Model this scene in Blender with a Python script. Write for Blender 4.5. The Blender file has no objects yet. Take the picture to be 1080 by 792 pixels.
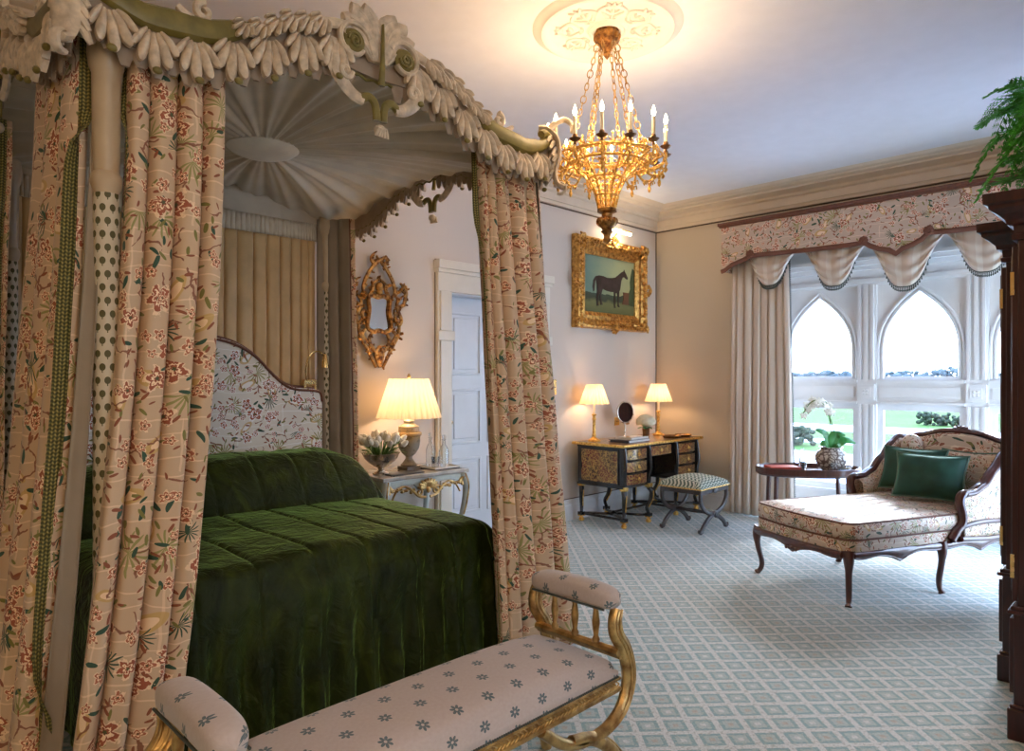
import bpy, math, random
from mathutils import Vector, Matrix, noise as mnoise
random.seed(7)
PI = math.pi
V = Vector
sc = bpy.context.scene
COL = sc.collection
def rad(a): return math.radians(a)
def T(x, y, z): return Matrix.Translation((x, y, z))
def RZ(a): return Matrix.Rotation(a, 4, 'Z')
def RX(a): return Matrix.Rotation(a, 4, 'X')
def RY(a): return Matrix.Rotation(a, 4, 'Y')
def lerp(a, b, t): return a + (b - a) * t
def smooth(t):
    t = max(0, min(1, t)); return t * t * (3 - 2 * t)
def interp(x, tab):
    if x <= tab[0][0]: return tab[0][1]
    for (a, va), (b, vb) in zip(tab, tab[1:]):
        if x <= b: return lerp(va, vb, smooth((x - a) / (b - a)) * .5 + .5 * (x - a) / (b - a))
    return tab[-1][1]
def catmull(pts, n=6, closed=False):
    P = [V(p) for p in pts]; out = []; L = len(P)
    rng = range(L if closed else L - 1)
    for i in rng:
        if closed: p0, p1, p2, p3 = P[i - 1], P[i], P[(i + 1) % L], P[(i + 2) % L]
        else: p0, p1, p2, p3 = P[max(i - 1, 0)], P[i], P[i + 1], P[min(i + 2, L - 1)]
        for k in range(n):
            t = k / n
            out.append(.5 * ((2 * p1) + (-p0 + p2) * t + (2 * p0 - 5 * p1 + 4 * p2 - p3) * t * t + (-p0 + 3 * p1 - 3 * p2 + p3) * t ** 3))
    if not closed: out.append(P[-1])
    return out

class G:
    """collects shapes; build() links them as one mesh object"""
    def __init__(s): s.v = []; s.f = []; s.uv = []; s.mi = []; s.m = Matrix.Identity(4)
    def add(s, vs, fs, uvs=None, mi=0, m=None):
        b = len(s.v); M = s.m @ m if m is not None else s.m
        s.v += [M @ V(p) for p in vs]
        for k, f in enumerate(fs):
            s.f.append([i + b for i in f]); s.uv.append(uvs[k] if uvs else None); s.mi.append(mi)
    def box(s, c, d, m=None, mi=0):
        x, y, z = [q / 2 + random.uniform(0, .00035) for q in d]   # no two faces exactly coincide
        vs = [(c[0] + i * x, c[1] + j * y, c[2] + k * z) for k in (-1, 1) for j in (-1, 1) for i in (-1, 1)]
        s.add(vs, [(0, 2, 3, 1), (4, 5, 7, 6), (0, 1, 5, 4), (2, 6, 7, 3), (0, 4, 6, 2), (1, 3, 7, 5)], m=m, mi=mi)
    def bb(s, x0, x1, y0, y1, z0, z1, m=None, mi=0):
        s.box(((x0 + x1) / 2, (y0 + y1) / 2, (z0 + z1) / 2), (x1 - x0, y1 - y0, z1 - z0), m, mi)
    def sweep(s, pts, rw, rt=None, nrm=None, n=8, closed=False, m=None, mi=0, cap=True, uvs=1.0):
        P = [V(p) for p in pts]; L = len(P)
        if rt is None: rt = rw
        fw = rw if callable(rw) else (lambda t, a=rw: a[min(int(round(t * (L - 1))), L - 1)] if isinstance(a, (list, tuple)) else a)
        ft = rt if callable(rt) else (lambda t, a=rt: a[min(int(round(t * (L - 1))), L - 1)] if isinstance(a, (list, tuple)) else a)
        vs = []; prev = None
        for i in range(L):
            a = P[(i - 1) % L] if closed else P[max(i - 1, 0)]; b = P[(i + 1) % L] if closed else P[min(i + 1, L - 1)]
            t = (b - a)
            if t.length < 1e-9: t = V((0, 0, 1))
            t.normalize()
            ref = V(nrm) if nrm is not None else (prev if prev is not None else (V((0, 0, 1)) if abs(t.z) < .9 else V((1, 0, 0))))
            N = ref - t * ref.dot(t)
            if N.length < 1e-5: N = t.orthogonal()
            N.normalize(); prev = N; B = t.cross(N)
            q = i / max(L - 1, 1)
            for k in range(n):
                th = 2 * PI * k / n
                vs.append(P[i] + B * (fw(q) * math.cos(th)) + N * (ft(q) * math.sin(th)))
        fs = []
        for i in range(L if closed else L - 1):
            j = (i + 1) % L
            for k in range(n):
                l = (k + 1) % n
                fs.append((i * n + k, j * n + k, j * n + l, i * n + l))
        if cap and not closed:
            fs.append(tuple(range(n))); fs.append(tuple((L - 1) * n + k for k in reversed(range(n))))
        s.add(vs, fs, m=m, mi=mi)
    def lathe(s, prof, n=24, c=(0, 0, 0), m=None, mi=0, lobe=0, depth=0., sx=1, sy=1, cap=True):
        vs = []; fs = []; K = len(prof)
        for (r, z) in prof:
            for k in range(n):
                th = 2 * PI * k / n; rr = r * (1 + depth * math.cos(lobe * th)) if lobe else r
                vs.append((c[0] + rr * sx * math.cos(th), c[1] + rr * sy * math.sin(th), c[2] + z))
        for i in range(K - 1):
            for k in range(n):
                l = (k + 1) % n
                fs.append((i * n + k, i * n + l, (i + 1) * n + l, (i + 1) * n + k))
        if cap:
            if prof[0][0] > 1e-5: fs.append(tuple(reversed(range(n))))
            if prof[-1][0] > 1e-5: fs.append(tuple((K - 1) * n + k for k in range(n)))
        s.add(vs, fs, m=m, mi=mi)
    def ball(s, c, r, m=None, n=12, k=8, mi=0):
        if not isinstance(r, (tuple, list)): r = (r, r, r)
        prof = [(math.sin(PI * i / k), -math.cos(PI * i / k)) for i in range(k + 1)]
        mm = T(*c) @ Matrix.Diagonal((r[0], r[1], r[2], 1))
        s.lathe(prof, n=n, m=(m @ mm if m is not None else mm), mi=mi, cap=False)
    def prism(s, poly, d0, d1, axis='y', m=None, mi=0):
        """poly = 2D outline; extruded between d0 and d1 along axis; (a,b) -> (x,z) for y, (y,z) for x, (x,y) for z"""
        def p3(a, b, d): return (a, d, b) if axis == 'y' else (d, a, b) if axis == 'x' else (a, b, d)
        n = len(poly)
        vs = [p3(a, b, d0) for a, b in poly] + [p3(a, b, d1) for a, b in poly]
        fs = [tuple(range(n)), tuple(reversed(range(n, 2 * n)))] + [(i, n + i, n + (i + 1) % n, (i + 1) % n) for i in range(n)]
        s.add(vs, fs, m=m, mi=mi)
    def strip(s, top, bot, d0, d1, axis='y', m=None, mi=0):
        """solid band between two polylines of equal length (handles concave outlines)"""
        def p3(a, b, d): return (a, d, b) if axis == 'y' else (d, a, b) if axis == 'x' else (a, b, d)
        n = len(top); vs = []
        for d in (d0, d1):
            vs += [p3(a, b, d) for a, b in top] + [p3(a, b, d) for a, b in bot]
        fs = []
        for i in range(n - 1):
            fs.append((i, i + 1, n + i + 1, n + i)); fs.append((2 * n + i, 3 * n + i, 3 * n + i + 1, 2 * n + i + 1))
            fs.append((i, 2 * n + i, 2 * n + i + 1, i + 1)); fs.append((n + i, n + i + 1, 3 * n + i + 1, 3 * n + i))
        fs.append((0, n, 3 * n, 2 * n)); fs.append((n - 1, 3 * n - 1, 4 * n - 1, 2 * n - 1))
        s.add(vs, fs, m=m, mi=mi)
    def grid(s, fn, nu, nv, uvf=None, m=None, mi=0, wrapu=False):
        vs = [fn(i / nu, j / nv) for j in range(nv + 1) for i in range(nu + 1)]
        fs = []; uvs = []
        for j in range(nv):
            for i in range(nu):
                fs.append((j * (nu + 1) + i, j * (nu + 1) + i + 1, (j + 1) * (nu + 1) + i + 1, (j + 1) * (nu + 1) + i))
                if uvf: uvs.append([uvf(i / nu, j / nv), uvf((i + 1) / nu, j / nv), uvf((i + 1) / nu, (j + 1) / nv), uvf(i / nu, (j + 1) / nv)])
        s.add(vs, fs, uvs if uvf else None, m=m, mi=mi)
    def build(s, name, mat, parent=None, bevel=0, smooth_=True, solid=0, solid_mat=0, sub=0, local=False, off=0, ang=40):
        me = bpy.data.meshes.new(name)
        o = bpy.data.objects.new(name, me); COL.objects.link(o)
        org = V((0, 0, 0))
        if parent is not None:
            o.parent = parent
            if not local:
                root = parent; mats = Matrix.Identity(4)
                while root is not None:
                    mats = root.matrix_basis @ mats; root = root.parent
                inv = mats.inverted()
                s.v = [inv @ p for p in s.v]
        elif not local and s.v:
            xs = [p.x for p in s.v]; ys = [p.y for p in s.v]; zs = [p.z for p in s.v]
            org = V(((min(xs) + max(xs)) / 2, (min(ys) + max(ys)) / 2, min(zs)))
            o.location = org
        me.from_pydata([tuple(p - org) for p in s.v], [], s.f)
        mats = mat if isinstance(mat, (list, tuple)) else [mat]
        for q in mats: me.materials.append(q)
        uvl = me.uv_layers.new(name='UVMap')
        data = uvl.data
        for pi, poly in enumerate(me.polygons):
            poly.material_index = s.mi[pi]
            u = s.uv[pi]
            if u is None:
                nn = poly.normal; ax = max(range(3), key=lambda k: abs(nn[k]))
                for li in poly.loop_indices:
                    p = me.vertices[me.loops[li].vertex_index].co
                    data[li].uv = (p.y + p.x * .3, p.z) if ax == 0 else (p.x + p.y * .3, p.z) if ax == 1 else (p.x, p.y)
            else:
                for k, li in enumerate(poly.loop_indices): data[li].uv = u[k]
        if smooth_:
            me.polygons.foreach_set('use_smooth', [True] * len(me.polygons))
            try: me.set_sharp_from_angle(angle=rad(ang))
            except Exception: pass
        if bevel:
            b = o.modifiers.new('bevel', 'BEVEL'); b.width = bevel; b.segments = 2; b.limit_method = 'ANGLE'; b.angle_limit = rad(35)
        if sub:
            b = o.modifiers.new('sub', 'SUBSURF'); b.levels = sub; b.render_levels = sub
        if solid:
            b = o.modifiers.new('solid', 'SOLIDIFY'); b.thickness = solid; b.offset = off; b.material_offset = solid_mat; b.material_offset_rim = 0
        return o

def tag(o, label=None, cat=None, group=None, kind=None):
    if label: o['label'] = label
    if cat: o['category'] = cat
    if group: o['group'] = group
    if kind: o['kind'] = kind
    return o
def empty(name, loc, label, cat, rz=0, group=None):
    o = bpy.data.objects.new(name, None); COL.objects.link(o)
    o.location = loc; o.rotation_euler = (0, 0, rz); o.empty_display_size = .1
    return tag(o, label, cat, group)
def copy_tree(o, parent=None):
    c = o.copy(); COL.objects.link(c)
    if parent is not None: c.parent = parent
    for ch in [q for q in bpy.data.objects if q.parent == o]: copy_tree(ch, c)
    return c
# ------------------------------------------------------------------ materials
class N:
    def __init__(s, name):
        s.mat = bpy.data.materials.new(name); s.mat.use_nodes = True
        s.nt = s.mat.node_tree; s.nt.nodes.clear()
        s.out = s.nt.nodes.new('ShaderNodeOutputMaterial')
    def new(s, t, **k):
        n = s.nt.nodes.new(t)
        for a, b in k.items(): setattr(n, a, b)
        return n
    def put(s, sock, val):
        if isinstance(val, bpy.types.NodeSocket): s.nt.links.new(val, sock)
        elif isinstance(val, (tuple, list)):
            val = tuple(val)
            if len(sock.default_value) == 4 and len(val) == 3: val = val + (1,)
            sock.default_value = val
        else: sock.default_value = val
    def m(s, op, a, b=0., c=0.):
        n = s.new('ShaderNodeMath', operation=op)
        s.put(n.inputs[0], a); s.put(n.inputs[1], b)
        if op in ('SMOOTH_MIN', 'MULTIPLY_ADD', 'COMPARE'): s.put(n.inputs[2], c)
        return n.outputs[0]
    def vm(s, op, a, b=None, scale=None):
        n = s.new('ShaderNodeVectorMath', operation=op)
        s.put(n.inputs[0], a)
        if b is not None: s.put(n.inputs[1], b)
        if scale is not None: s.put(n.inputs['Scale'], scale)
        return n.outputs['Value'] if op == 'LENGTH' else n.outputs['Vector']
    def coord(s, k='Object'): return s.new('ShaderNodeTexCoord').outputs[k]
    def sep(s, v):
        n = s.new('ShaderNodeSeparateXYZ'); s.put(n.inputs[0], v); return n.outputs[0], n.outputs[1], n.outputs[2]
    def comb(s, x, y, z=0.):
        n = s.new('ShaderNodeCombineXYZ'); s.put(n.inputs[0], x); s.put(n.inputs[1], y); s.put(n.inputs[2], z); return n.outputs[0]
    def noise(s, vec, scale=5, detail=3, rough=.5, dist=0, col=False):
        n = s.new('ShaderNodeTexNoise'); s.put(n.inputs['Vector'], vec); n.inputs['Scale'].default_value = scale
        n.inputs['Detail'].default_value = detail; n.inputs['Roughness'].default_value = rough; n.inputs['Distortion'].default_value = dist
        return n.outputs['Color'] if col else n.outputs[0]
    def vor(s, vec, scale=1, feature='F1', rnd=1., dims='3D'):
        n = s.new('ShaderNodeTexVoronoi', feature=feature, voronoi_dimensions=dims); s.put(n.inputs['Vector'], vec)
        n.inputs['Scale'].default_value = scale; n.inputs['Randomness'].default_value = rnd
        return n
    def mix(s, f, a, b, bt='MIX'):
        n = s.new('ShaderNodeMix', data_type='RGBA', blend_type=bt)
        s.put(n.inputs[0], f); s.put(n.inputs[6], a); s.put(n.inputs[7], b); return n.outputs[2]
    def ramp(s, f, stops):
        n = s.new('ShaderNodeValToRGB'); s.put(n.inputs[0], f)
        e = n.color_ramp.elements
        while len(e) < len(stops): e.new(.5)
        for q, (p, c) in zip(e, stops): q.position = p; q.color = tuple(c) + (1,) if len(c) == 3 else c
        return n.outputs[0]
    def lt(s, a, b): return s.m('LESS_THAN', a, b)
    def gt(s, a, b): return s.m('GREATER_THAN', a, b)
    def mul(s, a, b): return s.m('MULTIPLY', a, b)
    def bump(s, h, strength=.3, dist=.01):
        n = s.new('ShaderNodeBump'); s.put(n.inputs['Height'], h); n.inputs['Strength'].default_value = strength; n.inputs['Distance'].default_value = dist
        return n.outputs[0]
    def pbr(s, col, rough=.5, metal=0., bump=None, sheen=0., sheen_tint=None, coat=0., spec=None, trans=0., em=None, ems=0., ior=None, sheen_rough=.4):
        n = s.new('ShaderNodeBsdfPrincipled')
        s.put(n.inputs['Base Color'], col); s.put(n.inputs['Roughness'], rough); s.put(n.inputs['Metallic'], metal)
        if bump is not None: s.put(n.inputs['Normal'], bump)
        if sheen:
            n.inputs['Sheen Weight'].default_value = sheen; n.inputs['Sheen Roughness'].default_value = sheen_rough
            if sheen_tint: s.put(n.inputs['Sheen Tint'], sheen_tint)
        if coat: n.inputs['Coat Weight'].default_value = coat; n.inputs['Coat Roughness'].default_value = .08
        if spec is not None: n.inputs['Specular IOR Level'].default_value = spec
        if trans: n.inputs['Transmission Weight'].default_value = trans
        if ior: n.inputs['IOR'].default_value = ior
        if em is not None: s.put(n.inputs['Emission Color'], em); n.inputs['Emission Strength'].default_value = ems
        s.nt.links.new(n.outputs[0], s.out.inputs[0]); return n
def plain(name, col, rough=.5, metal=0., var=.12, scale=8, bump=.15, bscale=60, bdist=.002, **k):
    n = N(name); c = n.coord()
    f = n.noise(c, scale, 4)
    dark = tuple(q * (1 - var) for q in col); lite = tuple(min(1, q * (1 + var)) for q in col)
    colr = n.ramp(f, [(.3, dark), (.7, lite)])
    b = n.bump(n.noise(c, bscale, 3), bump, bdist) if bump else None
    n.pbr(colr, rough, metal, b, **k); return n.mat
def motif(n, vec, scale, seed, kind, size, petals=5, prob=.6, asp=.35, rnd=.75):
    v = n.vm('MULTIPLY', n.vm('ADD', vec, (seed, seed * 1.7, 0)), (scale, scale, 0))
    vo = n.vor(v, 1, rnd=rnd, dims='2D')
    loc = n.vm('SUBTRACT', v, vo.outputs['Position'])
    x, y, _ = n.sep(loc)
    cr, cg, cb = n.sep(vo.outputs['Color'])
    th = n.m('ADD', n.m('ARCTAN2', y, x), n.mul(cr, 6.283))
    r = n.m('SQRT', n.m('ADD', n.mul(x, x), n.mul(y, y)))
    R = n.mul(n.m('ADD', n.mul(cg, .5), .75), size)
    pres = n.lt(cb, prob)
    if kind == 'flower':
        k = n.m('ABSOLUTE', n.m('COSINE', n.mul(th, petals / 2)))
        RR = n.mul(R, n.m('ADD', n.mul(k, .5), .5)); d = n.m('DIVIDE', r, RR)
    elif kind == 'fan':
        k = n.m('POWER', n.m('ABSOLUTE', n.m('COSINE', n.mul(th, petals / 2))), 2.5)
        half = n.gt(n.m('SINE', n.mul(th, .5)), .35)
        RR = n.mul(n.mul(R, n.m('ADD', n.mul(k, .95), .05)), half); d = n.m('DIVIDE', r, n.m('MAXIMUM', RR, .001))
    else:
        lx = n.mul(r, n.m('COSINE', th)); ly = n.m('DIVIDE', n.mul(r, n.m('SINE', th)), asp)
        d = n.m('DIVIDE', n.m('SQRT', n.m('ADD', n.mul(lx, lx), n.mul(ly, ly))), R)
    return d, pres, (cr, cg, cb)
def chintz(name, base, scale=1.0, dens=1.0, sat=1.0, rough=.75, sheen=.15, coat=0.):
    """embroidered chinoiserie print: blossoms, twigs, palms, pale ripples on a plain ground; UV in metres"""
    n = N(name); uv = n.coord('UV')
    wob = n.vm('SCALE', n.vm('SUBTRACT', n.noise(uv, 7, 2, col=True), (.5, .5, .5)), scale=.05)
    w = n.vm('MULTIPLY', n.vm('ADD', uv, wob), (scale, scale, 0)); jit = n.mul(n.m('SUBTRACT', n.noise(uv, 55 * scale, 2), .5), 1.1)
    u2 = n.vm('MULTIPLY', uv, (scale, scale, 0))
    x, y, z = n.sep(w)
    weave = n.noise(uv, 260, 1)
    col = n.mix(n.noise(uv, 3, 3), tuple(q * .88 for q in base), tuple(min(1, q * 1.1) for q in base))
    lite = tuple(min(1, q * 1.5 + .06) for q in base)
    fr = n.m('FRACT', n.mul(y, 5.0)); ln = n.m('MULTIPLY', n.lt(n.m('ABSOLUTE', n.m('SUBTRACT', fr, .5)), .018), .5)
    fr2 = n.m('FRACT', n.m('ADD', n.mul(y, 5.0), n.mul(n.noise(uv, 5, 1), .35))); ln2 = n.mul(n.lt(n.m('ABSOLUTE', n.m('SUBTRACT', fr2, .3)), .016), .5)
    col = n.mix(ln, col, lite); col = n.mix(ln2, col, lite)
    frx = n.m('FRACT', n.mul(x, 2.2)); ln3 = n.mul(n.mul(n.lt(n.m('ABSOLUTE', n.m('SUBTRACT', frx, .5)), .012), n.gt(n.noise(uv, 4, 0), .56)), .4)
    col = n.mix(ln3, col, lite)
    # ochre patches
    d, p, c = motif(n, w, 3.6, 3.3, 'leaf', .26, prob=.5, asp=.45)
    col = n.mix(n.mul(n.mul(n.lt(d, 1), p), .75), col, (.62, .38, .10))
    col = n.mix(n.mul(n.mul(n.lt(d, .62), p), .75), col, lite)
    # pale and dark palms
    for sd, prob, cc, size in ((1.1, .42, (.33, .30, .10), .42), (7.7, .2, (.05, .09, .05), .32)):
        d, p, c = motif(n, w, 4.3, sd, 'fan', size, petals=15, prob=prob * dens)
        col = n.mix(n.mul(n.lt(d, 1), p), col, cc)
    # twigs
    dist = n.vm('ADD', w, n.vm('SCALE', n.vm('SUBTRACT', n.noise(w, 16, 2, col=True), (.5, .5, .5)), scale=.07))
    e = n.vor(dist, 6.2, 'DISTANCE_TO_EDGE', 1., '2D').outputs['Distance']
    tw = n.mul(n.lt(e, .035), n.gt(n.noise(w, 6, 1), .54))
    col = n.mix(n.mul(tw, .9), col, (.25, .08, .04))
    # leaves
    for sd, sc_, cc, pr in ((2.2, 12, (.035, .085, .05), .26), (5.9, 15, (.22, .20, .05), .22), (8.8, 17, (.30, .09, .04), .32)):
        d, p, c = motif(n, w, sc_, sd, 'leaf', .36, prob=pr * dens, asp=.33)
        col = n.mix(n.mul(n.lt(d, 1), p), col, cc)
    # blossoms with a cream halo
    for sd, sc_, sz, pr, cc in ((4.4, 6.2, .33, .34, (.31, .085, .04)), (9.5, 11.5, .32, .30, (.38, .12, .06))):
        d, p, c = motif(n, w, sc_, sd, 'flower', sz, petals=5, prob=pr * dens)
        dj = n.m('ADD', d, jit)
        col = n.mix(n.mul(n.mul(n.mul(n.lt(dj, 1.25), n.gt(dj, 1.)), p), .7), col, lite)
        col = n.mix(n.mul(n.lt(dj, 1), p), col, n.mix(n.noise(uv, 40, 2), cc, tuple(q * 1.5 for q in cc)))
        col = n.mix(n.mul(n.mul(n.lt(dj, .6), n.gt(dj, .38)), p), col, lite)
        col = n.mix(n.mul(n.lt(d, .2), p), col, (.10, .10, .04))
    n.pbr(col, rough, 0, n.bump(weave, .12, .001), sheen=sheen, coat=coat); return n.mat
def wood(name, c1, c2, rough=.25, scale=3, coat=.6, axis=(1, 1, .12)):
    n = N(name); c = n.vm('MULTIPLY', n.coord(), axis)
    f = n.noise(c, scale * 8, 5, .6, 1.2); g = n.noise(n.coord(), 2, 2)
    col = n.ramp(f, [(.3, c1), (.7, c2)]); col = n.mix(n.mul(g, .5), col, c1)
    n.pbr(col, rough, 0, n.bump(f, .05, .001), coat=coat); return n.mat
def gilt(name, c1, c2, rough=.32, bump=.5, scale=45, metal=.9):
    n = N(name); c = n.coord(); f = n.noise(c, scale, 4, .6)
    col = n.ramp(n.noise(c, scale * .5, 4), [(.32, c1), (.62, c2)])
    n.pbr(col, n.m('ADD', n.mul(f, .25), rough - .1), metal, n.bump(f, bump, .006)); return n.mat
MT = {}
MT['chintz'] = chintz('chintz_curtain', (.66, .46, .285), 1.5)
MT['chintz_white'] = chintz('chintz_headboard', (.80, .73, .63), 1.55, .9)
MT['chintz_pelmet'] = chintz('chintz_pelmet', (.60, .47, .38), 1.5, .9)
MT['chintz_chaise'] = chintz('chintz_chaise', (.68, .55, .44), 1.7, 1.1, rough=.42, sheen=.2)
MT['lining'] = plain('taupe_lining', (.30, .23, .155), .6, var=.08, sheen=.3)
MT['silk_gold'] = plain('gold_silk', (.60, .39, .17), .45, var=.1, sheen=.3)
MT['tester'] = plain('tester_silk', (.62, .52, .38), .5, var=.08, sheen=.3)
MT['tester_disc'] = plain('tester_disc', (.80, .72, .58), .35, sheen=.3)
MT['cream_paint'] = plain('carved_cream_paint', (.62, .50, .36), .42, var=.26, scale=30, bump=.5, bscale=45, bdist=.004)
MT['taupe_paint'] = plain('taupe_paint', (.36, .27, .19), .5, var=.15)
MT['olive'] = plain('olive_paint', (.185, .145, .032), .4, var=.25, scale=20)
MT['post'] = plain('post_paint', (.52, .38, .23), .4, var=.1)
MT['gilt'] = gilt('old_gilt', (.32, .17, .06), (.74, .50, .20))
MT['gilt_dark'] = gilt('dark_gilt', (.10, .035, .015), (.55, .28, .08), .35, .8, 60)
MT['brass'] = gilt('brass', (.75, .48, .16), (.90, .62, .26), .22, .08, 20)
MT['ormolu'] = gilt('ormolu', (.55, .27, .05), (1., .66, .20), .28, .7, 90)
MT['bronze'] = gilt('bronze', (.12, .06, .03), (.30, .17, .08), .35, .3, 50)
MT['mahogany'] = wood('mahogany', (.022, .004, .003), (.075, .012, .008), .34, coat=.08)
MT['frame_gilt'] = gilt('frame_gilt', (.30, .12, .03), (.80, .46, .13), .35, .6, 60)
MT['mahogany_red'] = wood('carved_mahogany', (.05, .013, .01), (.14, .04, .028), .28)
MT['black_wood'] = wood('ebonised_wood', (.008, .008, .010), (.02, .018, .02), .2)
MT['stool_wood'] = wood('dark_stool_wood', (.02, .014, .016), (.06, .04, .04), .3)
MT['white_gloss'] = plain('white_gloss_paint', (.78, .79, .80), .35, var=.03, bump=.03)
MT['ivory_gloss'] = plain('ivory_gloss_paint', (.74, .69, .60), .35, var=.03, bump=.03)
MT['door_white'] = plain('door_white_paint', (.70, .72, .76), .35, var=.03, bump=.03)
MT['cornice'] = plain('cornice_plaster', (.72, .61, .48), .6, var=.04)
MT['plaster'] = plain('white_plaster', (.80, .75, .68), .7, var=.03, bump=.05)
MT['ceiling'] = plain('ceiling_plaster', (.83, .82, .85), .8, var=.02, bump=.05)
MT['pale_blue'] = plain('pale_blue_paint', (.50, .56, .54), .4, var=.12, scale=14)
MT['marble'] = plain('grey_marble', (.55, .53, .50), .15, var=.25, scale=12, bump=0, coat=.5)
MT['silver'] = gilt('tarnished_silver', (.42, .34, .27), (.75, .68, .60), .25, .1, 12)
MT['leaf_green'] = plain('leaf_green', (.04, .24, .05), .35, var=.3, coat=.3)
MT['fern_green'] = plain('fern_green', (.08, .40, .04), .5, var=.5, scale=20)
MT['stem_green'] = plain('stem_green', (.10, .22, .05), .5)
MT['petal_white'] = plain('petal_white', (.82, .80, .72), .6, var=.06)
MT['petal_cream'] = plain('petal_cream', (.75, .70, .52), .6, var=.12, scale=30)
MT['green_cushion'] = plain('green_velvet_cushion', (.008, .060, .038), .7, var=.35, scale=9, sheen=.8, sheen_tint=(.15, .6, .4), sheen_rough=.35)
MT['cord'] = plain('silver_green_cord', (.12, .20, .16), .6)
MT['black'] = plain('black', (.015, .015, .02), .4)
MT['red_book'] = plain('red_cloth', (.55, .06, .025), .5)
MT['paper'] = plain('paper', (.75, .73, .69), .7, var=.03)
MT['dark_book'] = plain('navy_cloth', (.03, .035, .06), .5)
MT['bead'] = plain('dark_bead', (.07, .085, .075), .4)
MT['gimp'] = plain('dark_gimp', (.10, .065, .045), .7)
MT['pelmet_wood'] = wood('pelmet_wood', (.09, .025, .012), (.20, .065, .03), .4, coat=.2)
MT['braid_dark'] = plain('rust_braid', (.17, .065, .04), .7, bump=.8, bscale=90, bdist=.004)
MT['terracotta'] = plain('terracotta', (.35, .14, .07), .7)
MT['trunk'] = plain('trunk', (.08, .05, .03), .8)
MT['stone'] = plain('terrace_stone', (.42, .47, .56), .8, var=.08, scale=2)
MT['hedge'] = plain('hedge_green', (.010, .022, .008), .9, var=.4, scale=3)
MT['far_trees'] = plain('haze_tinted_foliage', (.055, .075, .080), .9, var=.3, scale=1)  # distance haze is mixed into this foliage colour
MT['wax'] = plain('candle_sleeve', (.85, .72, .50), .5, var=.02)
def mk(fn): fn(); return fn
@mk
def _velvet():
    n = N('green_velvet'); c = n.coord()
    s = n.noise(n.vm('MULTIPLY', c, (1, 1, .35)), 5, 5, .6, 1.5)
    col = n.ramp(s, [(.30, (.007, .012, .001)), (.52, (.022, .034, .002)), (.75, (.060, .078, .005))])
    n.pbr(col, .55, 0, n.bump(n.noise(c, 9, 4, .6, 1.), .6, .04), sheen=.75, sheen_tint=(.48, .80, .20), sheen_rough=.25, spec=.25)
    MT['velvet'] = n.mat
@mk
def _braid():
    n = N('green_gold_braid'); u = n.coord('UV'); x, y, z = n.sep(u)
    a = n.m('SINE', n.m('ADD', n.mul(y, 520), n.mul(n.m('SINE', n.mul(x, 400)), 1.2))); b = n.m('SINE', n.mul(x, 560))
    f = n.m('ADD', n.mul(a, .25), n.m('ADD', n.mul(b, .25), .5))
    col = n.ramp(f, [(.25, (.05, .05, .01)), (.6, (.17, .145, .03)), (.95, (.42, .34, .10))])
    n.pbr(col, .6, 0, n.bump(f, .8, .004)); MT['braid'] = n.mat
@mk
def _sleeve():
    n = N('palmette_sleeve'); u = n.coord('UV')
    x, y, z = n.sep(u)
    cx = n.mul(x, 35.2); cy = n.mul(y, 24)
    row = n.m('FLOOR', cy); cx = n.m('ADD', cx, n.mul(n.m('MODULO', row, 2), .5))
    fx = n.m('SUBTRACT', n.m('FRACT', cx), .5); fy = n.m('SUBTRACT', n.m('FRACT', cy), .5)
    d = n.m('SQRT', n.m('ADD', n.m('POWER', n.mul(fx, 3.2), 2), n.m('POWER', n.mul(n.m('SUBTRACT', fy, .08), 3.6), 2)))
    stem = n.mul(n.lt(n.m('ABSOLUTE', fx), .05), n.lt(n.m('ABSOLUTE', n.m('ADD', fy, .1)), .25))
    msk = n.m('MAXIMUM', n.lt(d, 1.), stem)
    n.pbr(n.mix(msk, (.62, .52, .36), (.10, .085, .025)), .6); MT['sleeve'] = n.mat
@mk
def _bench():
    n = N('spotted_bench_fabric'); u = n.coord('UV'); x, y, z = n.sep(u)
    cy = n.mul(y, 11.5); row = n.m('FLOOR', cy)
    cx = n.m('ADD', n.mul(x, 8.6), n.mul(n.m('ABSOLUTE', n.m('MODULO', row, 2)), .5))
    fx = n.m('DIVIDE', n.m('SUBTRACT', n.m('FRACT', cx), .5), 8.6); fy = n.m('DIVIDE', n.m('SUBTRACT', n.m('FRACT', cy), .5), 11.5)
    r = n.m('SQRT', n.m('ADD', n.mul(fx, fx), n.mul(fy, fy))); th = n.m('ARCTAN2', fy, fx)
    k = n.m('POWER', n.m('ABSOLUTE', n.m('COSINE', n.mul(th, 3.5))), .8)
    pet = n.mul(n.lt(r, n.m('ADD', n.mul(k, .0135), .0065)), n.gt(r, .0045))
    nz = n.noise(u, 90, 3)
    base = n.mix(nz, (.52, .42, .37), (.62, .54, .50))
    col = n.mix(n.mul(pet, n.m('ADD', .65, n.mul(nz, .4))), base, (.045, .105, .125))
    n.pbr(col, .85, 0, n.bump(nz, .3, .002), sheen=.3); MT['bench'] = n.mat
@mk
def _stool():
    n = N('zigzag_needlepoint'); u = n.coord('UV'); x, y, z = n.sep(u)
    a = n.m('ABSOLUTE', n.m('SUBTRACT', n.m('FRACT', n.mul(x, 17)), .5))
    f = n.m('FRACT', n.m('ADD', n.mul(y, 26), n.mul(a, 1.4))); q = n.gt(f, .5)
    n.pbr(n.mix(q, (.62, .66, .56), (.10, .15, .12)), .8, 0, n.bump(f, .4, .002)); MT['needle'] = n.mat
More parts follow.
